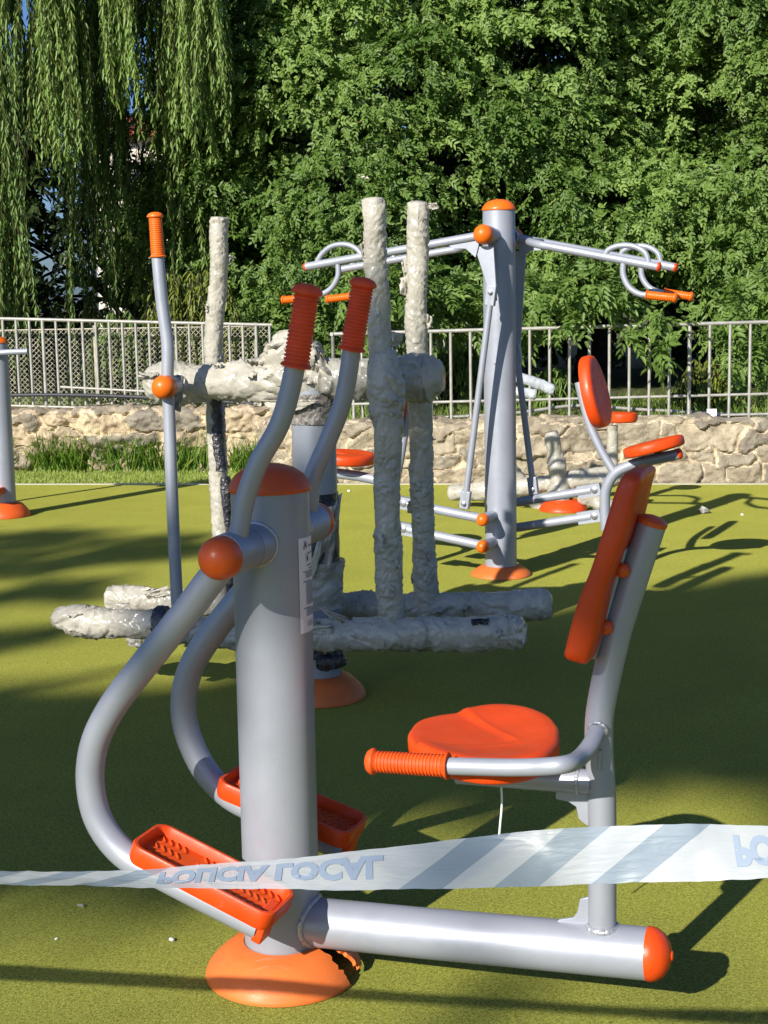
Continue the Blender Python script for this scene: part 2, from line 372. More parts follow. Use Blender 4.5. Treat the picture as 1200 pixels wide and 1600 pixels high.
    for i in range(nn):
        v = i/(nn-1); hw = halfw(v)
        for k in range(SEC):
            a = 2*math.pi*k/SEC; cx, sy = math.cos(a), math.sin(a)
            ex = abs(cx)**.22*(1 if cx >= 0 else -1); ey = abs(sy)**.35*(1 if sy >= 0 else -1)
            q = (ey+1)/2
            endk = min(1, .55+.45*min(v, 1-v)/.03)
            q = .5+(q-.5)*endk
            m.v.append(fr[i]*(1-q)+bk[i]*q+F.a*hw*ex)
    for i in range(nn-1):
        for k in range(SEC):
            a, b = i*SEC+k, i*SEC+(k+1) % SEC; m.f.append((a, b, b+SEC, a+SEC))
    m.f.append(tuple(range(SEC))); m.f.append(tuple(reversed(range((nn-1)*SEC, nn*SEC))))
    br = m.build('backrest', ORANGE, root, ang=50)
    # bracket strip and bolts behind the pad
    b1, b2 = F.pick(974, 872), F.pick(936, 1005)
    dn = nv(b2-b1); nb = np.cross(F.a, dn)
    MB().box((b1+b2)/2-nb*.0, dn, F.a, nb, np.linalg.norm(b2-b1)+.05, .06, .012).build('backrest_bracket', PAINT, root, bevel=.003)
    for px in ((973, 891), (947, 980)):
        c = F.pick(*px, -.03)
        MB().ball(c, .0145, F.a, 1.0).build('bolt_cap', ORANGE_C, root)
    # arm rest with grip
    ta = -.19
    ap = [F.pick(934, 1140, -.02), F.pick(925, 1160, -.055), F.pick(908, 1182, -.10), F.pick(880, 1195, ta), F.pick(820, 1199, ta), F.pick(698, 1197, ta)]
    MB().tube(smooth(ap, 8), .0165, 24).build('arm_rest', PAINT, root)
    arm = [o for o in root.children if o.name.startswith('arm_rest')][0]
    grip(arm, F.pick(701, 1197, ta), F.pick(571, 1189, ta), .0185, ORANGE_R, 19)
    weld(arm, F.pick(934, 1140, -.026), nv(ap[1]-ap[0]), .0172, .0035)
    MB().tube([F.pick(938, 1172, -.03), F.pick(936, 1203, -.03)], .004, 10).build('stop_pin', PAINT, root)
    # hubs, swing arms, pedals
    zh = .935
    for sgn, lower, upper, g, ped, gm, end in (
        (-1, [(330, 905), (292, 955), (228, 1035), (172, 1110), (147, 1165), (141, 1222), (155, 1283), (195, 1335), (262, 1372), (340, 1412), (408, 1446)],
         [(373, 832), (382, 785), (402, 727), (436, 665), (452, 615), (462, 566)], ((462, 573), (482, 443)), ((226, 1299), (446, 1413)), RED_R, 1),
        (1, [(462, 830), (400, 905), (340, 978), (300, 1040), (287, 1092), (292, 1142), (322, 1206), (362, 1246), (420, 1274), (480, 1300), (540, 1326)],
         [(483, 792), (488, 748), (512, 690), (535, 630), (545, 580), (550, 540)], ((549, 547), (569, 433)), ((357, 1204), (563, 1289)), RED_R, 1)):
        t = sgn*.175
        ax = F.a*sgn
        hub = MB().lathe([(.043, .05), (.043, .123), (.0425, .1245), (.03, .125)], F.W(0, 0, zh), ax, 36).build('hub_tube', PAINT, root)
        saddle_weld(hub, F, zh, ax, F.u, .043, rc, .0045)
        arm = MB()
        arm.lathe([(.03, .1255), (.0420, .126), (.0425, .128), (.0425, .222), (.036, .224)], F.W(0, 0, zh), ax, 36)
        hc = F.W(0, t, zh)
        lp = smooth([hc]+F.path(lower, t), 7)
        arm.tube(lp, [.0295]*len(lp), 28)
        upp = smooth([hc]+F.path(upper, t), 7)
        arm.tube(upp, .0195, 24)
        arm = arm.build('swing_arm', PAINT, root)
        knob(arm, F.W(0, 0, zh)+ax*.236, .041, ax, ORANGE_C)
        grip(arm, F.pick(*g[0], t), F.pick(*g[1], t), .0212, gm, 17)
        a0, a1 = F.pick(*ped[0], t), F.pick(*ped[1], t)
        dx = nv(a1-a0); up_ = np.cross(dx, F.a); up_ = up_ if up_[2] > 0 else -up_; Lp = np.linalg.norm(a1-a0); W2 = .068
        m = MB(); # tray: rounded rectangle rings
        def ring(ix, h, cut):
            pts = []
            x0, x1, y0, y1 = ix, Lp-ix, -W2+ix, W2-ix
            for cx, cy, s0_, ex, ey in ((x1-cut, y1-cut, 0, 0, 0), (x0+cut, y1-cut, 90, 0, 0), (x0+cut, y0+cut, 180, 0, 0), (x1-cut, y0+cut, 270, 0, 0)):
                for q in range(6):
                    a = R(s0_+90*q/5); pts.append(a0+dx*(cx+cut*math.cos(a))+F.a*(cy+cut*math.sin(a))+up_*h)
            return pts
        rings = [ring(.012, -.043, .02), ring(.004, -.040, .026), ring(0, -.03, .03), ring(0, -.003, .03), ring(.002, 0, .03), ring(.008, 0, .025), ring(.010, -.003, .024), ring(.013, -.022, .022)]
        for rg in rings: m.v.extend(rg)
        for i in range(len(rings)-1):
            for k in range(24):
                a, b = i*24+k, i*24+(k+1) % 24; m.f.append((a, b, b+24, a+24))
        m.f.append(tuple(range(24))); m.f.append(tuple(range(7*24, 8*24)))
        pd = m.build('pedal', ORANGE, arm)
        # chevron tread
        m = MB(); rows = [i for i in range(17) if i not in (4, 5)]
        m.box(a0+dx*Lp/2+up_*(-.0222), dx, F.a, up_, Lp-.046, 2*W2-.046, .002)
        for i in rows:
            xx = .03+(Lp-.06)*i/16
            zig = [(-W2+.018+(2*W2-.036)*j/6, (.007 if j % 2 else -.007)) for j in range(7)]
            for j in range(6):
                p0 = a0+dx*(xx+zig[j][1])+F.a*zig[j][0]+up_*(-.0205); p1 = a0+dx*(xx+zig[j+1][1])+F.a*zig[j+1][0]+up_*(-.0205)
                m.tube([p0, p1], .0026, 6)
        m.build('tread', ORANGE_R, pd)
        c = lp[-1]
        MB().box(c+dx*.006+up_*.012, dx, F.a, up_, .022, .05, .078).build('pedal_bracket', ORANGE, arm, bevel=.004)
    # instruction plate curved round the column
    def cyl(az, z, r): return F.o+np.array([math.cos(az)*r, math.sin(az)*r, z])
    zt_, zb_ = F.pick(473, 838)[2], F.pick(473, 985)[2]
    azs = np.linspace(R(-38), R(8), 13)
    st = MB().grid(lambda i, j: cyl(R(-44)+(R(6)-R(-44))*i, zb_+(zt_-zb_)*j, rc+.0012), 12, 2).build('instruction_plate', WHITE, root)
    m = MB()
    def strip(a0, a1, z, h):
        m.grid(lambda i, j: cyl(a0+(a1-a0)*i, z+h*(j-.5), rc+.0022), 6, 1)
    H = zt_-zb_; A0, A1 = R(-36), R(2)
    lines = [(.17, .3, .9), (.295, .25, .8), (.33, .4, .85)] + [(.36+.02*i, 0 if i in (0, 5, 19) else .16, .55 if i in (5, 19) else .8+.2*((i*37) % 10)/10) for i in range(24) if i not in (4, 18)]
    for y, f0, f1 in lines: strip(A0+(A1-A0)*f0, A0+(A1-A0)*f1, zt_-H*y, H*.008)
    for i in range(5): strip(A0+(A1-A0)*.2, A0+(A1-A0)*.7, zt_-H*(.885+.012*i), H*.003)
    # small running figure and standing figure
    def blob(az, z, w, h): m.grid(lambda i, j: cyl(az+w*(i-.5), z+h*(j-.5), rc+.0022), 2, 2)
    aL = A0+(A1-A0)*.16
    blob(aL, zt_-H*.045, .05, H*.016); blob(aL, zt_-H*.075, .06, H*.035); blob(aL-.05, zt_-H*.105, .035, H*.03); blob(aL+.05, zt_-H*.1, .035, H*.025); blob(aL+.07, zt_-H*.07, .07, H*.008)
    for i in range(7): blob(aL+.17+.065*i, zt_-H*.095, .045, H*.014)
    for dz in (.185, .245): strip(A0+(A1-A0)*.12, A0+(A1-A0)*.5, zt_-H*dz, H*.003)
    aM = A0+(A1-A0)*.3
    blob(aM, zt_-H*.2, .04, H*.011); blob(aM, zt_-H*.215, .07, H*.02); blob(aM, zt_-H*.232, .05, H*.022)
    m.build('printing', INK, st)
near_machine()

# ================================================================== WRAPPED MACHINE
def crinkle(path, rad, seed, step=.012, seg=48, amp=.11, flatend=True, ell=None):
    """tube wrapped in loose plastic film: faceted creases around and along"""
    path = smooth(path, 12); P_ = [path[0]]; acc = 0
    L = [0]
    for a, b in zip(path, path[1:]): L.append(L[-1]+np.linalg.norm(b-a))
    n = max(6, int(L[-1]/step)); xs = np.linspace(0, L[-1], n); arr = np.array(path)
    pts = [np.array([np.interp(x, L, arr[:, k]) for k in range(3)]) for x in xs]
    rf = rad if callable(rad) else (lambda f: rad)
    m = MB(); x = None
    for i, p in enumerate(pts):
        d = nv(pts[min(i+1, n-1)]-pts[max(i-1, 0)])
        if x is None: x, y = basis(d)
        else: x = nv(x-d*(x@d)); y = np.cross(d, x)
        f = i/(n-1)
        for k in range(seg):
            a = 2*math.pi*k/seg; dirv = x*math.cos(a)+y*math.sin(a); r = rf(f)
            sw = xs[i]/r; ca_, sa_ = math.cos(a), math.sin(a)
            disp = amp*.9*noise.noise((ca_*.6+seed*7.3, sa_*.6, sw*.28+9))
            for kk, (tilt, fq, am_, cc_) in enumerate(((1.2, 1.5, .9, .55), (-1.5, 1.35, -1.1, .6), (.55, 2.7, .55, .9), (-.9, 3.2, -.6, 1.1), (1.6, 4.2, .35, 1.5))):
                pz = sw*fq+tilt*math.sin(a+seed*1.7+kk*2.1)
                wp = .35*noise.noise((ca_*.9+kk*5, sa_*.9+seed, sw*.8))
                nz_ = noise.noise((ca_*cc_+seed*3.1+kk*11, sa_*cc_+wp, pz+wp))
                rg = max(0., 1-abs(nz_)*5.)
                mk = min(1., max(0., .5+1.6*noise.noise((ca_*.8+kk*3, sa_*.8+seed*2, sw*.5+kk))))
                disp += amp*(am_*(.95*rg*rg-.14)+abs(am_)*.45*nz_)*mk
            ph = (sw*.26+a/(2*math.pi)+.22*noise.noise((ca_*1.4+seed*7, sa_*1.4, sw*.5+2))+seed*.37) % 1.
            lap = ph if ph < .97 else (1-ph)*32
            disp += amp*.35*(lap-.5)
            m.v.append(p+dirv*r*(1+disp))
    for i in range(n-1):
        for k in range(seg):
            a, b = i*seg+k, i*seg+(k+1) % seg; m.f.append((a, b, b+seg, a+seg))
    m.f.append(tuple(reversed(range(seg)))); m.f.append(tuple(range((n-1)*seg, n*seg)))
    return m
def ends(r, e0=.5, e1=.5, w=.06, bulge=0):
    def f(t):
        k = 1.
        if t < w: k = e0+(1-e0)*math.sqrt(max(0, 1-(1-t/w)**2))
        elif t > 1-w: k = e1+(1-e1)*math.sqrt(max(0, 1-(1-(1-t)/w)**2))
        return r*k*(1.0+bulge*noise.noise((t*6, r*50, bulge*10)))
    return f
def flap(parent, pts, mt, name='loose_film', seed=0, amp=.012, n=14):
    """loose sheet of film spanned over four corners, crumpled, two-sided with thickness"""
    a, b, c, d = (np.array(p, float) for p in pts); nr = nv(np.cross(b-a, d-a))
    def f(i, j):
        p = (a*(1-i)+b*i)*(1-j)+(d*(1-i)+c*i)*j
        h = amp*(noise.noise((i*3+seed, j*3, seed))*1.5+abs(noise.noise((i*7+seed, j*6+i*4, seed+3))))
        e = .012*noise.noise((i*5+seed, j*9, 7.))
        return p+nr*h+(b-a)*e
    o = MB().grid(f, n, n).build(name, mt, parent, ang=60)
    s = o.modifiers.new('solid', 'SOLIDIFY'); s.thickness = .0012
    return o
def tags(parent, pts, r, n, seed):
    rr = np.random.default_rng(seed); p = smooth(pts, 8)
    for i in range(n):
        k = int(rr.uniform(.08, .92)*(len(p)-2)); c = p[k]; d = nv(p[k+1]-p[k]); x, y = basis(d); a = rr.uniform(0, 2*math.pi)
        o = x*math.cos(a)+y*math.sin(a); tg = np.cross(d, o); L = rr.uniform(.03, .09); h = rr.uniform(.010, .032); b = c+o*r*.96
        flap(parent, [b-d*L/2, b+d*L/2, b+d*L*.3+o*h+tg*h*rr.uniform(.3, 1.3), b-d*L*.35+o*h*.8+tg*h*rr.uniform(.3, 1.3)], FILM, seed=int(seed*10+i), amp=.010, n=7)
def wrapped_machine():
    F = Frame((-.241, 5.17, 0), 16)
    root = thing('exercise_machine', F.o, 'double air walker wrapped in crumpled plastic film, standing behind the nearest machine', 'exercise machine')
    rc = .078
    MB().lathe([(rc, .03), (rc, .6), (rc, 1.12)], F.o, (0, 0, 1), 48).build('column', PAINT, root)
    flange(root, F.o, .165, .085, rc, ORANGE_F)
    # crossbar
    l, r_ = F.pick(231, 600), F.pick(692, 589)
    def rad(f):
        b = .068
        if f < .06: b *= .70+.30*math.sqrt(1-(1-f/.06)**2)
        if f > .92: b *= .6+.4*math.sqrt(max(0, 1-((f-.92)/.08)**2))
        return b*(1+.26*math.exp(-((f-.48)/.13)**2)+.20*math.exp(-((f-.92)/.07)**2)+.12*math.exp(-((f-.1)/.05)**2)-.1*math.exp(-((f-.24)/.05)**2))
    cb = crinkle([l, (l+r_)/2+np.array([0, 0, .0]), r_], rad, 1, .0065, 76, .15).build('crossbar', FILM, root, ang=50)
    # wrapped dome of the column
    pr = crinkle([F.pick(457, 600), F.pick(455, 560), F.pick(450, 515)], lambda f: .112*math.sqrt(max(.05, 1-(f*.98)**2.4))*(1+.10*math.sin(f*13)), 3, .0065, 64, .20)
    pr.build('wrapped_cap', FILM, root, ang=50)
    flap(root, [F.pick(402, 575, -.06), F.pick(500, 580, -.06), F.pick(492, 535, -.07), F.pick(418, 535, -.07)], FILM, seed=41, amp=.03)
    flap(root, [F.pick(478, 600, -.07), F.pick(530, 600, -.05), F.pick(505, 555, -.05), F.pick(484, 530, -.06)], FILM, seed=43, amp=.03)
    # skirt of film hanging below the crossbar in front of the column, with dark wrap under it
    flap(root, [F.pick(405, 625, -.1), F.pick(500, 625, -.1), F.pick(470, 640, -.1), F.pick(432, 648, -.1)], FILM, seed=2)
    crinkle([F.W(0, 0, .985), F.W(0, 0, 1.09)], .083, 5, .008, 40, .06).build('grey_wrap', GREYWRAP, root, ang=30)
    crinkle([F.W(0, 0, .155), F.W(0, 0, .225)], .084, 6, .008, 40, .10).build('dark_wrap', DARKFILM, root, ang=30)
    crinkle([F.pick(500, 1035, -.06), F.pick(520, 1035, -.07), F.pick(541, 1030, -.07)], lambda f: .03*(1-.4*f), 8, .006, 20, .25).build('dark_wrap', DARKFILM, root, ang=30)
    crinkle([F.W(0, 0, .47), F.W(0, 0, .74)], .083, 9, .01, 40, .05).build('dark_wrap', DARKFILM, root, ang=30)
    crinkle([F.W(0, 0, .33), F.W(0, 0, .50)], lambda f: .088+.01*f, 7, .008, 44, .14).build('column_wrap', FILM, root, ang=50)
    # peeling film standing off the right of the column
    flap(root, [F.pick(478, 905, -.11), F.pick(518, 880, -.06), F.pick(535, 770, -.03), F.pick(508, 800, -.11)], FILM, seed=4, amp=.02)
    flap(root, [F.pick(505, 810, -.02), F.pick(530, 815, -.0), F.pick(524, 770, .02), F.pick(505, 757, .02)], DARKFILM, seed=5, amp=.02)
    # hanging arms and handles
    tf, tr = -.215, .215
    # left front: bare, with grip and ball cap
    arm = MB().tube(smooth(F.path([(277, 945), (270, 800), (264, 640), (262, 590), (262, 540), (254, 480), (246, 398)], tf), 8), .0215, 24)
    hubc = F.pick(264, 604, tf)
    arm.lathe([(.034, -.09), (.036, -.085), (.036, .03)], hubc, -F.a, 28)
    arm = arm.build('swing_arm', PAINT, root)
    knob(arm, hubc-F.a*.045, .040, -F.a, ORANGE_B, 'ball_cap')
    grip(arm, F.pick(247, 402, tf), F.pick(242, 331, tf), .0205, ORANGE_B, 17)
    flap(root, [F.pick(272, 640, tf+.03), F.pick(282, 644, tf+.04), F.pick(290, 590, tf+.05), F.pick(276, 585, tf+.03)], FILM, seed=8, amp=.012)
    # left rear
    crinkle(F.path([(336, 590), (334, 520), (341, 440), (342, 339)], tr), ends(.0345, .9, .75, .02), 11, .006, 60, .15).build('wrapped_handle', FILM, root, ang=50)
    crinkle(F.path([(348, 960), (346, 860), (341, 740), (334, 605)], tr), ends(.034, .9, .9, .02), 12, .006, 60, .15).build('wrapped_leg', FILM, root, ang=50)
    crinkle(F.path([(345, 735), (340, 690), (337, 615)], tr-.012), .024, 17, .01, 32, .1).build('dark_wrap', DARKFILM, root, ang=50)
    crinkle(F.path([(362, 930), (357, 850), (352, 745)], tr-.014), lambda f: .020*(.8+.3*math.sin(f*9)), 18, .006, 60, .15).build('dark_wrap', DARKFILM, root, ang=50)
    # right front
    crinkle(F.path([(600, 600), (594, 520), (588, 430), (583, 309)], tf), ends(.038, .95, .75, .02), 13, .006, 60, .15).build('wrapped_handle', FILM, root, ang=50)
    crinkle(F.path([(598, 548), (603, 605), (606, 668)], tf-.0), lambda f: .040+.024*math.sin(math.pi*f)**.8, 21, .006, 60, .15).build('wrapped_hub', FILM, root, ang=50)
    crinkle(F.path([(611, 985), (608, 900), (605, 780), (606, 690), (606, 610)], tf), lambda f: .044+.010*f**6, 14, .006, 60, .15).build('wrapped_leg', FILM, root, ang=50)
    # right rear
    crinkle(F.path([(653, 575), (650, 500), (652, 420), (653, 314)], tr), ends(.0375, .95, .6, .02), 15, .006, 60, .15).build('wrapped_handle', FILM, root, ang=50)
    flap(root, [F.pick(655, 330, tr), F.pick(687, 327, tr), F.pick(684, 317, tr+.02), F.pick(656, 318, tr)], FILM, seed=11, amp=.02)
    flap(root, [F.pick(655, 345, tr), F.pick(640, 332, tr), F.pick(637, 318, tr+.02), F.pick(656, 322, tr)], FILM, seed=12, amp=.02)
    crinkle(F.path([(668, 960), (664, 880), (659, 760), (658, 680), (656, 610)], tr), ends(.0425, 1, 1, .02), 16, .006, 60, .15).build('wrapped_leg', FILM, root, ang=50)
    # foot bars
    tfp, trp = tf-.02, tr+.02
    crinkle(F.path([(400, 985), (500, 994), (620, 992), (740, 990), (820, 988)], tfp), ends(.056, .8, .78, .03, .25), 23, .007, 64, .17).build('wrapped_foot_bar', FILM, root, ang=50)
    crinkle(F.path([(500, 952), (640, 948), (760, 948), (862, 945)], trp), ends(.053, .8, .72, .03, .25), 24, .007, 64, .17).build('wrapped_foot_bar', FILM, root, ang=50)
    crinkle(F.path([(82, 966), (130, 971), (240, 976), (350, 990), (420, 1000)], tfp), lambda t: ends(.054, .25, .8, .13, .2)(t), 25, .007, 64, .17).build('wrapped_foot_bar', FILM, root, ang=50)
    crinkle(F.path([(168, 934), (240, 938), (340, 942), (420, 948)], trp), ends(.05, .65, .8, .05, .2), 26, .007, 64, .17).build('wrapped_foot_bar', FILM, root, ang=50)
    crinkle(F.path([(246, 972), (262, 973)], tfp), .058, 27, .006, 36, .1).build('dark_wrap', DARKFILM, root, ang=50)
    # loose tags of film
    for k_, (q_, t_, r_w, n_) in enumerate((([(245, 597), (690, 588)], 0, .075, 12), ([(600, 600), (583, 320)], tf, .037, 4), ([(656, 560), (653, 330)], tr, .036, 4), ([(336, 560), (342, 350)], tr, .034, 4), ([(611, 960), (606, 640)], tf, .043, 5), ([(668, 940), (657, 640)], tr, .042, 4), ([(500, 994), (800, 989)], tfp, .054, 6), ([(100, 970), (330, 985)], tfp, .050, 5), ([(540, 950), (850, 945)], trp, .052, 5), ([(180, 935), (330, 942)], trp, .05, 4))):
        tags(root, F.path(q_, t_), r_w, n_, 300+k_)
    for i, q in enumerate(([(545, 965), (505, 950), (493, 948), (535, 975)], [(810, 975), (824, 975), (820, 1008), (806, 1000)], [(735, 968), (765, 966), (762, 976), (738, 978)], [(470, 980), (520, 975), (518, 990), (472, 992)], [(225, 928), (262, 915), (268, 930), (230, 935)])):
        flap(root, [F.pick(x, y, (tfp-.055) if i != 4 else trp-.05) for x, y in q], DARKFILM if i == 2 else FILM, seed=20+i, amp=.012, n=8)
wrapped_machine()

# ================================================================== FAR PRESS MACHINE
def far_machine():
    F = Frame((.593, 7.439, 0), 24)
    root = thing('exercise_machine', F.o, 'two-seat press machine with tall grey column and four orange-gripped arms', 'exercise machine')
    rc = .0805
    MB().lathe([(rc, .02), (rc, 1.0), (rc, 1.832)], F.o, (0, 0, 1), 48).build('column', PAINT, root)
    dome(root, F.W(0, 0, 1.83), rc, ORANGE_B)
    flange(root, F.o, .155, .052, rc, ORANGE_F)
    def pillpath(c, L, h): pass
    for side in (-1, 1):                               # -1 left unit (pivots in front), 1 right unit (pivots behind)
        tp = side*.20
        K = (lambda x, y, t=0.: F.pick(x, y, t))
        ax = F.a*side
        zball = F.pick(751, 367, -.2)[2]
        xoff = (F.pick(751, 367, -.2)-F.o)@F.u*(-side)
        hb = F.W(-0.0, 0, zball)
        hub = MB().lathe([(.036, .05), (.036, .15)], hb+F.u*xoff*.0, ax, 30).build('hub_tube', PAINT, root)
        # lever: press arm pair + drop plate
        arm = MB()
        s0 = F.W(0, tp, zball)
        arm.lathe([(.043, .15), (.045, .152), (.045, .205), (.043, .207)], hb, ax, 30)
        if side < 0:
            eF, eR = K(478, 417, -.2), K(533, 421, .2)
        else:
            eF, eR = K(1029, 417, -.2), K(1055, 418, .2)
        sEnd = (eF+eR)/2
        main_e, sec_e = (eF, eR) if side < 0 else (eR, eF)
        arm.tube([s0, s0*.5+main_e*.5, main_e], .021, 22)
        # second bar with U bend
        d = nv(main_e-s0); sec0 = sec_e-d*np.linalg.norm(main_e-s0)*.72
        knee = s0+d*.16
        pth = [knee, knee*.72+(sec0+d*-.05)*.28, knee*.35+(sec0-d*.06)*.65+d*.0, sec0+d*.03, sec0+d*.12, sec_e]
        arm.tube(smooth(pth, 7), .0195, 20)
        arm.prism([s0+d*.02-F.a*.004, s0+d*.20-F.a*.004+np.array([0, 0, -.012]), s0+d*.17-F.a*.004-np.array([0, 0, .035]), s0+d*.10-F.a*.004-np.array([0, 0, .05]), s0+d*.05-F.a*.004-np.array([0, 0, .10])], F.a*.008)
        arm = arm.build('press_arm', PAINT, root)
        knob(arm, hb+ax*.228, .047, ax, ORANGE_B, 'ball_cap')
        for e in (eF, eR):
            MB().lathe([(.0215, -.004), (.022, .004), (.016, .010), (0, .012)], e, d, 20).build('end_cap', ORANGE, arm)
        # arched handle and hooked grip on each bar
        if side < 0:
            sets = [(-.2, [(494, 412), (502, 398), (518, 385), (540, 382), (556, 388), (566, 399)], [(528, 410), (528, 432), (516, 452), (494, 463), (470, 466)], ((474, 466), (440, 469))),
                    (.2, [(549, 417), (556, 403), (571, 390), (591, 387), (606, 393), (616, 402)], [(582, 414), (581, 436), (572, 452), (556, 461), (545, 463)], ((548, 463), (509, 468)))]
        else:
            sets = [(-.2, [(944, 402), (950, 391), (968, 384), (990, 385), (1008, 395), (1014, 412)], [(974, 408), (974, 430), (984, 450), (1001, 460), (1013, 461)], ((1010, 461), (1059, 466))),
                    (.2, [(968, 403), (974, 392), (992, 385), (1012, 386), (1028, 396), (1033, 413)], [(1002, 410), (1003, 432), (1013, 448), (1028, 456), (1042, 458)], ((1038, 457), (1084, 464)))]
        for t, arch, hook, g in sets:
            h = MB().tube(smooth(F.path(arch, t), 6), .0135, 16).tube(smooth(F.path(hook, t), 6), .0145, 16).build('handle', PAINT, arm)
            g0, g1 = F.pick(*g[0], t), F.pick(*g[1], t)
            grip(h, g0, g1, .0175, ORANGE_B, 11)
        # drop plate
        if side < 0:
            lp = [(741, 385), (771, 385), (775, 445), (776, 470), (762, 470), (760, 445)]
            MB().prism(F.path(lp, tp+.005), F.a*.012).build('lever_plate', PAINT, arm, bevel=.003)
            r1, r2 = K(768, 455, tp-.02), K(726, 790, tp-.02)
        else:
            lp = [(790, 392), (822, 392), (818, 450), (812, 560), (802, 560)]
            MB().prism(F.path(lp, tp), F.a*.012).build('lever_plate', PAINT, arm, bevel=.003)
            r1, r2 = K(806, 545, tp), K(834, 768, tp)
        rd = nv(r2-r1); rod = MB().tube([r1, r2], .0165, 18)
        rod.box(r1+rd*.02, rd, F.a, np.cross(rd, F.a), .10, .03, .05); rod.box(r2-rd*.03, rd, F.a, np.cross(rd, F.a), .09, .03, .05)
        rod = rod.build('link_rod', PAINT, root, bevel=.004)
        for c in (r1+rd*.005, r2-rd*.012):
            MB().lathe([(.011, -.026), (.011, .026), (.006, .028), (0, .028)], c, -F.a, 16).build('bolt', BOLT, rod)
        # lower parallelogram
        if side < 0:
            low = [((757, 811), (632, 786)), ((757, 853), (632, 826))]
        else:
            low = [((796, 786), (930, 765)), ((796, 826), (930, 806))]
        for (a, b) in low:
            A, B = K(*a, tp), K(*b, tp)
            zc = A[2]
            hb2 = F.o+np.array([0, 0, zc])
            lk = MB().lathe([(.026, .05), (.026, .15), (.030, .152), (.030, .215)], hb2+F.u*((A-F.o)@F.u), ax, 26)
            lk.tube([hb2+F.u*((A-F.o)@F.u)+ax*.1, hb2], .025, 20)
            dl = nv(B-A); lk.tube([A, B-dl*.02], .0235, 22)
            lk.box(B-dl*.03, dl, F.a, np.cross(dl, F.a), .12, .034, .062)
            lk = lk.build('lower_link', PAINT, root)
            knob(lk, A+ax*.03, .031, ax, ORANGE_B, 'ball_cap')
            MB().lathe([(.017, -.022), (.017, .022), (.008, .025), (0, .025)], B, -F.a, 18).build('bolt', BOLT, lk)
        # seat frame
        ts = tp*.5
        if side < 0:
            fr = [(618, 850), (616, 800), (612, 772), (594, 753), (566, 745), (510, 738)]; bk = [(612, 770), (622, 735), (630, 690), (637, 650), (640, 610)]
            sc, brp = (543, 716), [(613, 565), (640, 668)]
        else:
            fr = [(947, 828), (945, 790), (947, 765), (960, 741), (985, 727), (1062, 709)]; bk = [(962, 742), (940, 705), (922, 665), (912, 630), (904, 597)]
            sc, brp = (1019, 699), None
        sf = MB().tube(smooth(F.path(fr, ts), 7), .0265, 22).tube(smooth(F.path(bk, ts), 7), .0215, 20).build('seat_frame', PAINT, root)
        pts = F.path(fr, ts); e = pts[-1]; de = nv(pts[-1]-pts[-2])
        MB().lathe([(.0272, -.005), (.0275, .004), (.02, .011), (0, .013)], e, de, 20).build('end_cap', ORANGE, sf)
        # seat disc lying on the frame
        C0 = K(*sc, ts)+np.array([0, 0, .0]); upn = nv(np.cross(de, F.a)); upn = upn if upn[2] > 0 else -upn
        m = MB(); prof = [(0, .021), (.3, .021), (.62, .023), (.80, .028), (.9, .029), (.97, .024), (1., .013), (1., -.013), (.97, -.021), (.9, -.024), (0, -.024)]
        N = 56
        for f, h in prof:
            for k in range(N):
                a = 2*math.pi*k/N; rx = .150*(1+.06*math.cos(a)); ry = .165
                wedge = -.012 if (f < .75 and abs(math.sin(a)) < .42*1 and math.cos(a) > 0) else 0
                m.v.append(C0+de*math.cos(a)*rx*f+F.a*math.sin(a)*ry*f+upn*(h+wedge))
        for i in range(len(prof)-1):
            for k in range(N):
                a, b = i*N+k, i*N+(k+1) % N; m.f.append((a, b, b+N, a+N))
        m.build('seat', ORANGE, root, ang=50)
        # backrest pad
        if side > 0: tpx, bpx = K(916, 556, ts), K(942, 668, ts)
        else: tpx, bpx = K(645, 566, ts), K(622, 676, ts)
        ln = bpx-tpx; Ln = np.linalg.norm(ln); dv = ln/Ln; nrm = nv(np.cross(F.a, dv)); nrm = nrm if nrm@F.u*side > 0 else -nrm
        m = MB(); N = 40
        def outl(k, s):
            a = 2*math.pi*k/N; y = math.sin(a); x = math.cos(a)
            yy = abs(y)**.8*(1 if y > 0 else -1); w = .155-.04*max(0, yy)
            xx = abs(x)**.75*(1 if x > 0 else -1)
            return tpx*.5+bpx*.5-dv*yy*Ln/2*s+F.a*xx*w*s
        for s, h in ((0, .03), (.55, .03), (.88, .032), (.97, .026), (1, .014), (1, -.016), (.96, -.026), (0, -.026)):
            for k in range(N): m.v.append(outl(k, s)+nrm*h)
        for i in range(7):
            for k in range(N):
                a, b = i*N+k, i*N+(k+1) % N; m.f.append((a, b, b+N, a+N))
        m.build('backrest', ORANGE, root, ang=50)
    MB().tube([F.W(.0, -.083, 1.08), F.W(0, -.080, 1.08)], .006, 12).build('bolt', BOLT, root)
far_machine()

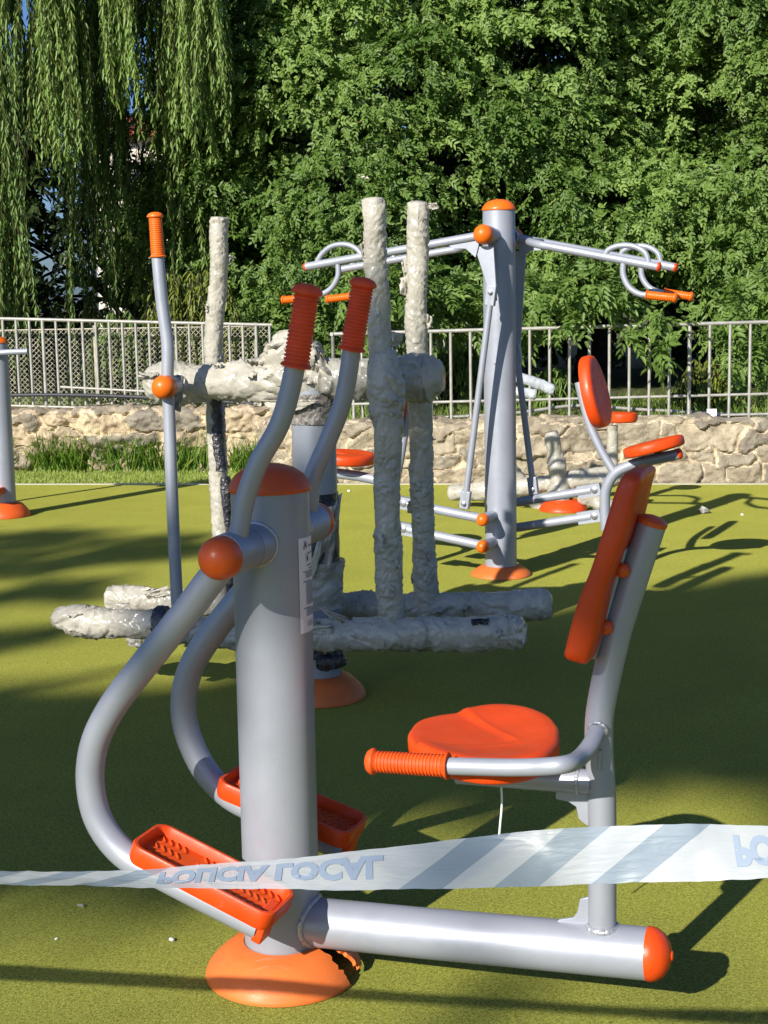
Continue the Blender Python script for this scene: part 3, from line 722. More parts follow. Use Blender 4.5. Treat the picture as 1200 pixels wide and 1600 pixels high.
# ================================================================== LEFT EDGE MACHINE
def left_machine():
    F = Frame((-2.545, 9.85, 0), 12)
    root = thing('exercise_machine', F.o, 'grey post machine with round orange cap, cut off by the left edge of the photo', 'exercise machine')
    rc = .074
    MB().lathe([(rc, .02), (rc, 1.16)], F.o, (0, 0, 1), 40).build('column', PAINT, root)
    dome(root, F.W(0, 0, 1.158), rc, ORANGE_B, h=.9)
    flange(root, F.o, .165, .10, rc, ORANGE_C)
    b = MB().tube([F.W(-.35, -.10, 1.085), F.W(.27, -.10, 1.105)], .019, 18).tube([F.W(0, -.11, 1.09), F.W(0, 0, 1.09)], .024, 16).build('handle_bar', PAINT, root)
    MB().prism([F.W(-.25, -.07, 1.06), F.W(.03, -.07, 1.06), F.W(.0, -.07, 1.0), F.W(-.2, -.07, .97)], F.a*-.02).build('arm_bracket', PAINT, root, bevel=.004)
    sw = MB().tube(smooth([F.W(-.10, -.12, 1.03), F.W(-.065, -.13, .85), F.W(-.055, -.13, .5), F.W(-.09, -.13, .27), F.W(-.16, -.13, .2)], 6), .026, 18).build('swing_arm', PAINT, root)
    MB().box(F.W(-.13, -.13, .185), F.u, F.a, (0, 0, 1), .34, .14, .045).build('pedal', ORANGE, sw, bevel=.01)
    MB().prism([F.W(-.05, -.075, .04), F.W(.0, -.078, .04), F.W(-.03, -.078, .2), F.W(-.07, -.07, .27)], F.a*-.01).build('stop_plate', PAINT, root)
    sw = MB().tube(smooth([F.W(-.55, -.12, 1.03), F.W(-.6, -.13, .7), F.W(-.62, -.13, .3)], 6), .026, 18).build('swing_arm', PAINT, root)
    MB().box(F.W(-.62, -.13, .25), F.u, F.a, (0, 0, 1), .34, .14, .045).build('pedal', ORANGE, sw, bevel=.01)
    MB().tube([F.W(-.62, -.10, 1.06), F.W(.0, -.10, 1.06)], .03, 16).build('hub_tube', PAINT, root)
left_machine()

# ================================================================== WRAPPED MACHINE BY THE WALL
def wall_machine():
    b = G(880, 797); F = Frame((b[0], b[1], 0), 10)
    root = thing('exercise_machine', F.o, 'low exercise machine in plastic wrap by the stone wall, round orange seat on top', 'exercise machine')
    flange(root, F.o, .16, .075, .07, ORANGE)
    crinkle([F.W(-.02, 0, .06), F.W(-.04, 0, .3), F.W(-.08, 0, .52)], lambda f: .062*(1-.35*f)*(1+.35*math.sin(f*9)**2*.6), 31, .012, 30, .2).build('wrapped_column', FILM, root, ang=50)
    crinkle(F.path([(700, 770), (790, 764), (870, 752), (975, 742)], .05), ends(.062, .6, .7, .06, .3), 32, .014, 30, .18).build('wrapped_beam', FILM, root, ang=50)
    crinkle(F.path([(775, 690), (800, 735), (838, 785), (860, 800)], .1), ends(.05, .6, .8, .06, .3), 33, .014, 30, .18).build('wrapped_brace', FILM, root, ang=50)
    crinkle(F.path([(905, 770), (945, 790), (975, 800)], -.04), ends(.05, .6, .8, .06, .3), 36, .014, 30, .18).build('wrapped_brace', FILM, root, ang=50)
    crinkle(F.path([(957, 745), (957, 665)], .2), .036, 34, .012, 28, .10).build('wrapped_post', FILM, root, ang=50)
    c = F.pick(972, 652, .2)
    MB().lathe([(0, -.03), (.09, -.032), (.10, -.024), (.105, 0), (.10, .026), (.09, .032), (0, .034)], c, (0, 0, 1), 40).build('seat', ORANGE, root)
    for k, q in enumerate(([(775, 585), (818, 592), (866, 610)], [(775, 612), (800, 612), (838, 617)])):
        crinkle([F.pick(x, y, .1) for x, y in q], ends(.036, .7, .8, .06), 37+k, .012, 26, .16).build('wrapped_handle', FILM_F, root, ang=26)
    crinkle(F.path([(780, 600), (778, 680), (776, 760)], .12), .04, 39, .012, 26, .16).build('wrapped_post', FILM, root, ang=50)
wall_machine()

# ================================================================== BARRIER TAPE
def tape():
    top = [(-1500, 1390), (-700, 1376), (-300, 1370), (0, 1362), (140, 1362), (250, 1357), (330, 1350), (420, 1343), (520, 1334), (610, 1324), (700, 1312), (800, 1301), (900, 1292), (1000, 1287), (1100, 1287), (1200, 1290), (1500, 1296), (1900, 1300)]
    bot = [(-1500, 1440), (-700, 1405), (-300, 1393), (0, 1381), (140, 1384), (250, 1387), (330, 1388), (420, 1389), (520, 1390), (610, 1389), (700, 1388), (800, 1386), (900, 1383), (1000, 1380), (1100, 1377), (1200, 1371), (1500, 1362), (1900, 1350)]
    W = .0552
    xs = np.linspace(-1500, 1900, 341)
    tY = np.interp(xs, [p[0] for p in top], [p[1] for p in top]); bY = np.interp(xs, [p[0] for p in bot], [p[1] for p in bot])
    for _ in range(6):
        tY[1:-1] = (tY[:-2]+2*tY[1:-1]+tY[2:])/4; bY[1:-1] = (bY[:-2]+2*bY[1:-1]+bY[2:])/4
    A, B, U = [], [], [0.]
    for i, x in enumerate(xs):
        Y = float(np.interp(x, (-1500, -700, -400, -200, 0, 400, 700, 1200, 1900), (2.75, 2.12, 1.90, 1.75, 1.63, 1.49, 1.43, 1.38, 1.32)))
        c = P(x, (tY[i]+bY[i])/2, Y); h = np.linalg.norm(P(x, tY[i], Y)-P(x, bY[i], Y))
        rv = ray(x, (tY[i]+bY[i])/2); de = math.atan2(-rv[2], rv[1]); hp = h*math.cos(de)
        th = de+math.acos(min(1, hp/W))         # the strip turns about its own length: top edge leans back
        d = np.array([0, math.sin(th), math.cos(th)])*W/2
        A.append(c+d); B.append(c-d)
        if i: U.append(U[-1]+np.linalg.norm((A[-1]+B[-1]-A[-2]-B[-2])/2))
    U = np.array(U); A = np.array(A); B = np.array(B)
    def S(u, v, off=0.):
        a = np.array([np.interp(u, U, A[:, k]) for k in range(3)]); b = np.array([np.interp(u, U, B[:, k]) for k in range(3)])
        a2 = np.array([np.interp(u+.004, U, A[:, k]) for k in range(3)])
        p = b*(1-v)+a*v; n = nv(np.cross(a2-a+1e-9, a-b))
        wr = .0014*noise.noise((u*12, v*1.4, 1.))+.0009*noise.noise((u*36, v*2+u*6, 5.))+.0045*math.sin(v*math.pi)*noise.noise((u*3.2, 0, 9.))
        edge = .0009*noise.noise((u*55, 3 if v > .5 else 8, 0))*abs(2*v-1)
        return p+n*(wr-off)+np.array([0, 0, edge])
    NU, NV_ = 900, 10
    m = MB().grid(lambda i, j: S(U[-1]*i, j), NU, NV_)
    tm = bpy.data.materials.new('tape_film'); tm.use_nodes = True; nt = tm.node_tree; b = nt.nodes['Principled BSDF']; out = nt.nodes['Material Output']
    uv = nt.nodes.new('ShaderNodeUVMap'); sx = nt.nodes.new('ShaderNodeSeparateXYZ'); nt.links.new(uv.outputs[0], sx.inputs[0])
    def mth(op, a, b_=None, c=None):
        n = nt.nodes.new('ShaderNodeMath'); n.operation = op
        for k, q in enumerate((a, b_, c)):
            if q is None: continue
            if isinstance(q, (int, float)): n.inputs[k].default_value = q
            else: nt.links.new(q, n.inputs[k])
        return n.outputs[0]
    upx = lambda px: float(np.interp(px, xs, U))
    ph = mth('FRACT', mth('DIVIDE', mth('MULTIPLY_ADD', sx.outputs[1], -.074, mth('SUBTRACT', sx.outputs[0], upx(622))), .0985))
    st = mth('LESS_THAN', ph, .47)
    # stripes fill the stretches between the words
    wv_ = mth('MULTIPLY_ADD', sx.outputs[1], -.074, sx.outputs[0])
    z1 = mth('MULTIPLY', mth('GREATER_THAN', wv_, upx(622)-.002), mth('LESS_THAN', wv_, upx(622)+.0985*2.7))
    z2 = mth('LESS_THAN', wv_, upx(622)-.0985*3.2)
    msk = mth('MULTIPLY', st, mth('MAXIMUM', z1, z2))
    mx = nt.nodes.new('ShaderNodeMix'); mx.data_type = 'RGBA'; nt.links.new(msk, mx.inputs[0])
    mx.inputs[6].default_value = (.62, .66, .69, 1); mx.inputs[7].default_value = (.34, .42, .50, 1)
    nt.links.new(mx.outputs[2], b.inputs['Base Color']); b.inputs['Roughness'].default_value = .34; b.inputs['Specular IOR Level'].default_value = .45
    t = nt.nodes.new('ShaderNodeBsdfTranslucent'); nt.links.new(mx.outputs[2], t.inputs['Color'])
    ms = nt.nodes.new('ShaderNodeMixShader'); ms.inputs[0].default_value = .36
    nt.links.new(b.outputs[0], ms.inputs[1]); nt.links.new(t.outputs[0], ms.inputs[2])
    tp_ = nt.nodes.new('ShaderNodeBsdfTransparent'); m9 = nt.nodes.new('ShaderNodeMixShader'); m9.inputs[0].default_value = .11
    nt.links.new(ms.outputs[0], m9.inputs[1]); nt.links.new(tp_.outputs[0], m9.inputs[2]); nt.links.new(m9.outputs[0], out.inputs['Surface'])
    mpp = nt.nodes.new('ShaderNodeMapping'); mpp.inputs['Scale'].default_value = (9, 2.2, 1); mpp.inputs['Rotation'].default_value = (0, 0, .25); nt.links.new(uv.outputs[0], mpp.inputs['Vector'])
    nz = nt.nodes.new('ShaderNodeTexNoise'); nz.inputs['Scale'].default_value = 2.2; nz.inputs['Detail'].default_value = 6; nz.inputs['Distortion'].default_value = 1.2; nt.links.new(mpp.outputs['Vector'], nz.inputs['Vector'])
    bz = nt.nodes.new('ShaderNodeBump'); bz.inputs['Strength'].default_value = .22; bz.inputs['Distance'].default_value = .005; nt.links.new(nz.outputs['Fac'], bz.inputs['Height']); nt.links.new(bz.outputs['Normal'], b.inputs['Normal']); nt.links.new(bz.outputs['Normal'], t.inputs['Normal'])
    o = m.build('barrier_tape', tm, None, ang=80)
    tag(o, 'twisted white and grey-blue striped police tape stretched across the front of the machines', 'barrier tape')
    ul = o.data.uv_layers.new(name='UVMap'); idx = np.zeros(len(o.data.loops), int); o.data.loops.foreach_get('vertex_index', idx)
    uvs = np.stack([(idx//(NV_+1))/NU*U[-1], (idx % (NV_+1))/NV_], 1).astype(np.float32); ul.data.foreach_set('uv', uvs.ravel())
    # the words, read from the back of the strip (upside-down mirrored)
    im = mat('tape_print', (.25, .31, .38), .5, 0, .3)
    def words(body, px0, px1, v0, v1):
        cu = bpy.data.curves.new('words', 'FONT'); cu.body = body; cu.offset = .055; cu.resolution_u = 3
        tmp = bpy.data.objects.new('words', cu); COL.objects.link(tmp)
        dg = bpy.context.evaluated_depsgraph_get(); me = bpy.data.meshes.new_from_object(tmp.evaluated_get(dg))
        bpy.data.objects.remove(tmp)
        bm = bmesh.new(); bm.from_mesh(me)
        for _ in range(2): bmesh.ops.subdivide_edges(bm, edges=[e for e in bm.edges if e.calc_length() > .12], cuts=2, use_grid_fill=False)
        bmesh.ops.triangulate(bm, faces=bm.faces); bm.to_mesh(me); bm.free()
        n = len(me.vertices); co = np.zeros(n*3); me.vertices.foreach_get('co', co); co = co.reshape(-1, 3)
        x0, x1, y0, y1 = co[:, 0].min(), co[:, 0].max(), co[:, 1].min(), co[:, 1].max()
        ua, ub = upx(px0), upx(px1)
        for i in range(n):
            u = ua+(ub-ua)*(co[i, 0]-x0)/(x1-x0); v = v1-(v1-v0)*(co[i, 1]-y0)/(y1-y0)
            co[i] = S(u, v, -.0009)
        me.vertices.foreach_set('co', co.ravel()); me.update(); me.materials.clear(); me.materials.append(im)
        link('lettering', me, o)
    words('POLICIA LOCAL', 246, 600, .22, .82)
    words('POLICIA LOCAL', 1148, 1500, .22, .82)
tape()

# small things on the ground and hanging
s0, s1 = P(783, 1222, 2.83), P(780, 1306, 2.83)
tag(MB().tube(smooth([s0, s0*.6+s1*.4+np.array([.003, 0, 0]), s0*.2+s1*.8+np.array([.001, 0, 0]), s1], 6), .0022, 8).build('string', WHITE), 'thin pale string dangling under the front orange seat', 'string')
for i, (x, y, s, l) in enumerate(((126, 1417, .008, 'small scrap of clear plastic on the green ground, leftmost of the front scraps'), (268, 1471, .007, 'small white pebble on the green ground left of the front base cover'), (88, 1468, .004, 'tiny white crumb on the green ground below the tape at the left'), (1100, 802, .035, 'crumpled clear scrap on the sunlit ground before the right stone wall'), (1160, 805, .01, 'tiny pale scrap near the right edge on sunlit ground'), (545, 768, .012, 'small dark scrap on the surface edge left of the wrapped legs'))):
    c = G(x, y); m = MB().ball(c+np.array([0, 0, s*.5]), s, (0.2, .3, 1), .6, 10, 6)
    m.v = [v+np.array([noise.noise((v[0]*90, v[1]*90, v[2]*90+k)) for k in range(3)])*s*.7 for v in m.v]
    tag(m.build('litter_scrap', FILM if i in (0, 3) else WHITE, None, ang=20), l, 'litter', 'scraps of litter on the ground')

# ================================================================== SETTING
def sheet(name, pts, z, mt, kind='structure'):
    m = MB(); m.v = [np.array([x, y, z]) for x, y in pts]; m.f = [tuple(range(len(pts)))]
    return tag(m.build(name, mt, None, sm=False), kind=kind)
# rubber surface
def rubber():
    m = bpy.data.materials.new('green_rubber'); m.use_nodes = True; nt = m.node_tree; b = nt.nodes['Principled BSDF']
    tc = nt.nodes.new('ShaderNodeTexCoord')
    def N(s, d=4, dist=0):
        n = nt.nodes.new('ShaderNodeTexNoise'); n.inputs['Scale'].default_value = s; n.inputs['Detail'].default_value = d; n.inputs['Distortion'].default_value = dist
        nt.links.new(tc.outputs['Object'], n.inputs['Vector']); return n
    def ramp(src, a, ca, b_, cb):
        r = nt.nodes.new('ShaderNodeValToRGB'); r.color_ramp.elements[0].position = a; r.color_ramp.elements[1].position = b_
        r.color_ramp.elements[0].color = (*ca, 1); r.color_ramp.elements[1].color = (*cb, 1); nt.links.new(src, r.inputs['Fac']); return r.outputs['Color']
    big = ramp(N(.7, 5).outputs['Fac'], .3, (.124, .152, .036), .7, (.168, .190, .046))
    gr = ramp(N(165, 4, 1.).outputs['Fac'], .34, (.26, .30, .30), .66, (1.62, 1.55, 1.4))
    mx = nt.nodes.new('ShaderNodeMix'); mx.data_type = 'RGBA'; mx.blend_type = 'MULTIPLY'; mx.inputs[0].default_value = 1
    nt.links.new(big, mx.inputs[6]); nt.links.new(gr, mx.inputs[7])
    st = ramp(N(2.6, 10).outputs['Fac'], .3, (.78, .80, .86), .62, (1.08, 1.06, 1.0))
    vo = nt.nodes.new('ShaderNodeTexVoronoi'); vo.inputs['Scale'].default_value = 46; nt.links.new(tc.outputs['Object'], vo.inputs['Vector'])
    spk = ramp(vo.outputs['Distance'], .05, (1, 1, 1), .075, (0, 0, 0)); sel = nt.nodes.new('ShaderNodeSeparateColor'); nt.links.new(vo.outputs['Color'], sel.inputs[0])
    gt = nt.nodes.new('ShaderNodeMath'); gt.operation = 'GREATER_THAN'; gt.inputs[1].default_value = .93; nt.links.new(sel.outputs[0], gt.inputs[0])
    sk = nt.nodes.new('ShaderNodeMath'); sk.operation = 'MULTIPLY'; nt.links.new(gt.outputs[0], sk.inputs[0]); nt.links.new(spk, sk.inputs[1])
    m2 = nt.nodes.new('ShaderNodeMix'); m2.data_type = 'RGBA'; m2.blend_type = 'MULTIPLY'; m2.inputs[0].default_value = 1
    nt.links.new(mx.outputs[2], m2.inputs[6]); nt.links.new(st, m2.inputs[7]); m3 = nt.nodes.new('ShaderNodeMix'); m3.data_type = 'RGBA'; nt.links.new(sk.outputs[0], m3.inputs[0]); nt.links.new(m2.outputs[2], m3.inputs[6]); m3.inputs[7].default_value = (.42, .42, .28, 1)
    nt.links.new(m3.outputs[2], b.inputs['Base Color'])
    b.inputs['Roughness'].default_value = .9; b.inputs['Specular IOR Level'].default_value = .1
    b.inputs['Sheen Weight'].default_value = .28; b.inputs['Sheen Roughness'].default_value = .5; b.inputs['Sheen Tint'].default_value = (1., .95, .13, 1)
    bp = nt.nodes.new('ShaderNodeBump'); bp.inputs['Strength'].default_value = .6; bp.inputs['Distance'].default_value = .006
    nt.links.new(N(260, 3, .6).outputs['Fac'], bp.inputs['Height']); nt.links.new(bp.outputs['Normal'], b.inputs['Normal'])
    return m
def earth_mat():
    return mat('dry_earth', (.10, .085, .05), .95, 0, .2, col2=(.09, .10, .03), vscale=1.5, bump=.6, bscale=40)
EARTH = earth_mat()
sheet('ground', [(-150, -150), (150, -150), (150, 250), (-150, 250)], -.012, EARTH)
eL, eR = G(-200, 757.5), G(1400, 757)
ed = nv(eR-eL)
def edge_at(x): return eL[1]+(eR[1]-eL[1])*(x-eL[0])/(eR[0]-eL[0])
sheet('rubber_surface', [(-9, -9), (9, -9), (9, edge_at(9)), (-9, edge_at(-9))], 0, rubber())
MB().prism([np.array([-9, edge_at(-9), .004]), np.array([9, edge_at(9), .004]), np.array([9, edge_at(9)+.06, .004]), np.array([-9, edge_at(-9)+.06, .004])], (0, 0, -.05)).build('edging_kerb', mat('kerb_stone', (.52, .49, .36), .8, var=.15, vscale=14), None, sm=False)
tag(bpy.data.objects['edging_kerb'], kind='structure')
# raised bank behind the walls
BANKZ = .40
def bank(i, j):
    x = -14+28*i; y0 = 11.35 if x > -.5 else 12.75
    y = y0+j*j*30
    return (x, y, BANKZ+.10*noise.noise((x*.6, y*.6, 0))-.9*min(1, j*j*3)*0)
bk_m = mat('grassy_bank', (.085, .075, .035), .95, 0, .2, col2=(.07, .11, .02), vscale=2.2, bump=.8, bscale=30)
tag(MB().grid(bank, 70, 30).build('bank_terrain', bk_m), kind='structure')

# stone walls
def stone_wall(name, path, h, seed, sx, sz, rough, label, colA, colB, colM, off=.045, grey=.5):
    """rubble wall: irregular stones pushed out of recessed mortar, meshed finely"""
    path = smooth(path, 20); arr = np.array(path); L = np.r_[0, np.cumsum(np.linalg.norm(np.diff(arr, axis=0), axis=1))]
    res = .0125; nu = int(L[-1]/res); nh = int(h/res)+1; ntop = 22
    r = np.random.default_rng(seed)
    cells = []
    z = -.05; row = 0
    while z < h+.1:
        hh = sz*r.uniform(.6, 1.35); x = -r.uniform(0, sx)
        while x < L[-1]+sx:
            w = sx*r.uniform(.45, 1.5); cells.append((x+w/2+r.normal(0, .02), z+hh/2+r.normal(0, sz*.16), w, hh, r.uniform(0, 1), r.uniform(-1, 1), r.uniform(-1, 1), r.uniform(-.25, .25))); x += w
        z += hh*.92
    ce = np.array(cells)
    us = np.linspace(0, L[-1], nu+1); V = []; T = []; K = []
    px = np.array([np.interp(us, L, arr[:, k]) for k in range(3)]).T
    tn = np.gradient(px, axis=0); tn /= np.linalg.norm(tn, axis=1)[:, None]; nr = np.stack([tn[:, 1], -tn[:, 0], np.zeros(len(tn))], 1)   # towards the camera side
    for i, u in enumerate(us):
        sel = ce[np.abs(ce[:, 0]-u) < 1.2]
        topz = h*(1+.05*noise.noise((u*1.3, seed, 0))+.035*noise.noise((u*5, seed, 2)))
        for j in range(nh+1+ntop):
            if j <= nh: zz = topz*j/nh; back = 0
            else: zz = topz; back = .32*(j-nh)/ntop
            wx = u+.085*noise.noise((u*6, zz*6, seed))+.02*noise.noise((u*18, zz*18, seed)); wz = zz+back*.6+.08*noise.noise((u*6, zz*6, seed+9))+.02*noise.noise((u*18, zz*18, seed+9))
            dx = (wx-sel[:, 0])/sel[:, 2]; dz = (wz-sel[:, 1])/sel[:, 3]; dx2 = dx+dz*sel[:, 7]; d = np.maximum(np.abs(dx2), np.abs(dz))*.55+np.hypot(dx2, dz)*.45
            o = np.argpartition(d, 1)[:2]; a, b = (o if d[o[0]] < d[o[1]] else o[::-1]); g = d[b]-d[a]
            e = min(1, g/.17); e = e*e*(3-2*e)
            s = sel[a]
            push = off*e*(.45+.75*s[4])+e*(dx[a]*s[5]*.05+dz[a]*s[6]*.05)
            fr = noise.fractal((u*7, zz*9+back*9, seed), 1, 2.1, 5)*rough + abs(noise.noise((u*13, zz*22+back*20, seed+4)))*rough*.8
            sag = .03*(1-zz/h)
            p = px[i].copy(); nn_ = nr[i]
            if j <= nh: rd_ = min(1, (topz-zz)/.05); p = p+nn_*((push+fr)*(.55+.45*rd_)+sag); p[2] = zz
            else: p = p-nn_*back+nn_*(fr*.4); p[2] = topz+(push+fr)*.55*min(1, back/.04)
            V.append(p); T.append(s[4] if e > .48 else 2.); K.append(e)
    n2 = nh+1+ntop; F_ = []
    m = MB(); m.v = V
    for i in range(nu):
        for j in range(n2-1):
            a = i*n2+j; m.f.append((a, a+n2, a+n2+1, a+1))
    # back
    mt = bpy.data.materials.new(name+'_stone'); mt.use_nodes = True; nt = mt.node_tree; b = nt.nodes['Principled BSDF']
    at = nt.nodes.new('ShaderNodeAttribute'); at.attribute_name = 'tint'
    rp = nt.nodes.new('ShaderNodeValToRGB'); rp.color_ramp.interpolation = 'LINEAR'
    els = rp.color_ramp.elements; els[0].position = 0; els[0].color = (*colA, 1); els[1].position = 1; els[1].color = (*colM, 1)
    e1 = els.new(.25); e1.color = (*colB, 1); e2 = els.new(.5); e2.color = tuple((np.array(colA)*.5+np.array(colB)*.5))+(1,); e3 = els.new(.42); e3.color = (*tuple(np.array([.24, .22, .185])), 1); e4 = els.new(.62); e4.color = (*colM, 1)
    hf = nt.nodes.new('ShaderNodeMath'); hf.operation = 'MULTIPLY'; hf.inputs[1].default_value = .5; nt.links.new(at.outputs['Fac'], hf.inputs[0]); nt.links.new(hf.outputs[0], rp.inputs['Fac'])
    tc = nt.nodes.new('ShaderNodeTexCoord')
    n = nt.nodes.new('ShaderNodeTexNoise'); n.inputs['Scale'].default_value = 9; n.inputs['Detail'].default_value = 9; n.inputs['Roughness'].default_value = .7; nt.links.new(tc.outputs['Object'], n.inputs['Vector'])
    r2 = nt.nodes.new('ShaderNodeValToRGB'); r2.color_ramp.elements[0].position = .33; r2.color_ramp.elements[1].position = .66; r2.color_ramp.elements[0].color = (.55, .5, .45, 1); r2.color_ramp.elements[1].color = (1.2, 1.17, 1.08, 1)
    nt.links.new(n.outputs['Fac'], r2.inputs['Fac'])
    mx = nt.nodes.new('ShaderNodeMix'); mx.data_type = 'RGBA'; mx.blend_type = 'MULTIPLY'; mx.inputs[0].default_value = 1
    nt.links.new(rp.outputs['Color'], mx.inputs[6]); nt.links.new(r2.outputs['Color'], mx.inputs[7]); nt.links.new(mx.outputs[2], b.inputs['Base Color'])
    b.inputs['Roughness'].default_value = .92; b.inputs['Specular IOR Level'].default_value = .2
    bp = nt.nodes.new('ShaderNodeBump'); bp.inputs['Strength'].default_value = .9; bp.inputs['Distance'].default_value = .012
    nb = nt.nodes.new('ShaderNodeTexNoise'); nb.inputs['Scale'].default_value = 45; nb.inputs['Detail'].default_value = 7; nt.links.new(tc.outputs['Object'], nb.inputs['Vector'])
    nt.links.new(nb.outputs['Fac'], bp.inputs['Height']); nt.links.new(bp.outputs['Normal'], b.inputs['Normal'])
    o = m.build('stone_wall', mt, None, ang=70)
    a_ = o.data.attributes.new('tint', 'FLOAT', 'POINT'); a_.data.foreach_set('value', np.array(T, np.float32))
    tag(o, label, 'wall')
    return o
zR = .45
xr0 = -.62
stone_wall('right_wall', [(xr0-.35, edge_at(xr0)+.75, 0), (xr0-.05, edge_at(xr0)+.22, 0), (.3, edge_at(.3)+.14, 0), (1.6, edge_at(1.6)+.14, 0), (5.2, edge_at(5.2)+.14, 0)], .46, 5, .34, .165, .026,
           'mortared wall of large pale stones behind the two-seat press machine', (.43, .375, .28), (.30, .265, .205), (.50, .435, .325), off=.034)
stone_wall('left_wall', [(-7, 13.2, 0), (-4.2, 12.75, 0), (-3.0, 12.5, 0), (-1.8, 12.35, 0), (-.75, 12.3, 0)], .50, 8, .50, .15, .045,
           'crumbling low rubble wall behind the strip of tall grass at the left', (.52, .44, .31), (.30, .25, .18), (.55, .47, .34), off=.055)
for o_ in [o for o in bpy.data.objects if o.name.startswith('stone_wall')]:
    pass

# ------------------------------------------------------------------ fences
def railing(x0y0, x1y1, zt, zm, zb, sp, label, parts_from=0, rr=.012, post_zb=None, root=None, zt1=None, skip_mid_to=None, low_slope=0.):
    a = np.array([*x0y0, 0.]); b = np.array([*x1y1, 0.]); L = np.linalg.norm(b-a); d = (b-a)/L; zt1 = zt1 or zt
    if root is None: root = thing('railing', a+np.array([0, 0, zb]), label, 'railing')
    e = lambda s, z: a+d*s+np.array([0, 0, z])
    MB().tube([e(-.02, zt), e(L*.5, (zt+zt1)/2), e(L+.02, zt1)], rr*1.25, 14).build('top_rail', STEEL, root)
    MB().tube([e(skip_mid_to or 0, zm), e(L, zm+zt1-zt)], rr*.95, 12).build('middle_rail', STEEL, root)
    MB().tube([e(0, zb), e(L, zb+low_slope+zt1-zt)], rr*.95, 12).build('bottom_rail', STEEL, root)
    n = int(L/sp)
    for i in range(n+1):
        s = L*i/n; z1 = zt+(zt1-zt)*s/L
        big = i % 9 == 0
        MB().tube([e(s, zb-.03 if not big else zb-.16), e(s, z1)], rr*(1.0 if not big else 1.25), 12).build('bar', STEEL, root)
    return root
fl0, fl1 = P(-120, 495, 12.65), P(421, 508, 12.5)
railing((fl0[0], fl0[1]), (fl1[0], fl1[1]), fl0[2], P(300, 601, 12.6)[2], P(300, 624, 12.6)[2], .112, 'white tubular railing backed by chain-link on the left rubble wall', zt1=fl1[2], skip_mid_to=1.15)
c0 = P(520, 531, 11.55); c1 = P(1300, 500, 11.3)
rl = railing((c0[0], c0[1]), (c1[0], c1[1]), P(660, 520, 11.5)[2], P(700, 630, 11.5)[2], P(700, 661, 11.5)[2], .148, 'grey tubular railing on the mortared wall under the broad-leaved trees', zt1=P(1200, 502, 11.3)[2])
cb = np.array([c0[0]+1.6, c0[1]+3.2])
railing((c0[0], c0[1]), (cb[0], cb[1]), P(660, 520, 11.5)[2], P(700, 630, 11.5)[2], P(700, 661, 11.5)[2], .16, '', root=rl)
# chain link behind the left railing
def chain():
    a = np.array([P(-120, 512, 12.85)[0], 12.9, 0]); b = np.array([P(418, 512, 12.7)[0], 12.72, 0]); L = np.linalg.norm(b-a); d = (b-a)/L
    z0, z1 = .42, P(200, 513, 12.8)[2]; nr = np.cross(d, (0, 0, 1))
    root = thing('chain_link_fence', a+np.array([0, 0, z0]), 'rusty diamond chain-link mesh behind the white left railing', 'fence')
    m = MB(); c = .045; H = z1-z0; n = int((L+H)/c)
    for sg in (1, -1):
        for i in range(-int(H/c)-1, n+1):
            s0, s1 = i*c, i*c+H*1.0
            q0, q1 = max(s0, 0), min(s1, L)
            if q1-q0 < .03: continue
            f = lambda s: (z0+(s-s0) if sg > 0 else z1-(s-s0))
            k = 12; pts = [a+d*(q0+(q1-q0)*t/k)+np.array([0, 0, f(q0+(q1-q0)*t/k)])+nr*(.004*sg+.008*noise.noise((q0+t*.2, t*.3, 0))) for t in range(k+1)]
            m.tube(pts, .0032, 5, False)
    m.build('wire_mesh', WIRE, root)
    MB().tube([a+np.array([0, 0, z1]), b+np.array([0, 0, z1])], .006, 8).build('top_wire', WIRE, root)
    for s in (.2, L*.5, L-.1):
        MB().tube([a+d*s+nr*.02+np.array([0, 0, z0-.1]), a+d*s+nr*.02+np.array([0, 0, z1+.03])], .018, 12).build('post', WIRE, root)
chain()
pp = [P(-150, 622, 12.55), P(60, 617, 12.52), P(180, 619, 12.5), P(300, 625, 12.45), P(420, 632, 12.4)]
tag(MB().tube(smooth(pp, 6), .016, 12).build('pipe', DARKGAP), 'dark blue-black pipe along the foot of the left railing', 'pipe')
pp = [P(640, 655, 11.75), P(800, 646, 11.75), P(900, 634, 11.8), P(1000, 640, 11.8), P(1250, 652, 11.8)]
tag(MB().tube(smooth(pp, 6), .014, 12).build('pipe', STEEL), 'pale grey pipe running behind the right railing', 'pipe')
c = P(1112, 645, 11.28)
sg = thing('sign', c, 'small white sign tied low on the right railing', 'sign')
MB().box(c, (1, 0, 0), (0, 1, 0), (0, 0, 1), .075, .003, .06).build('sign_panel', WHITE, sg)
m = MB()
for i, w in enumerate((.05, .035, .045)): m.box(c+np.array([-.005, -.0025, .015-.014*i]), (1, 0, 0), (0, 1, 0), (0, 0, 1), w, .001, .005)
m.build('writing', mat('faded_ink', (.35, .35, .36), .6), sg)

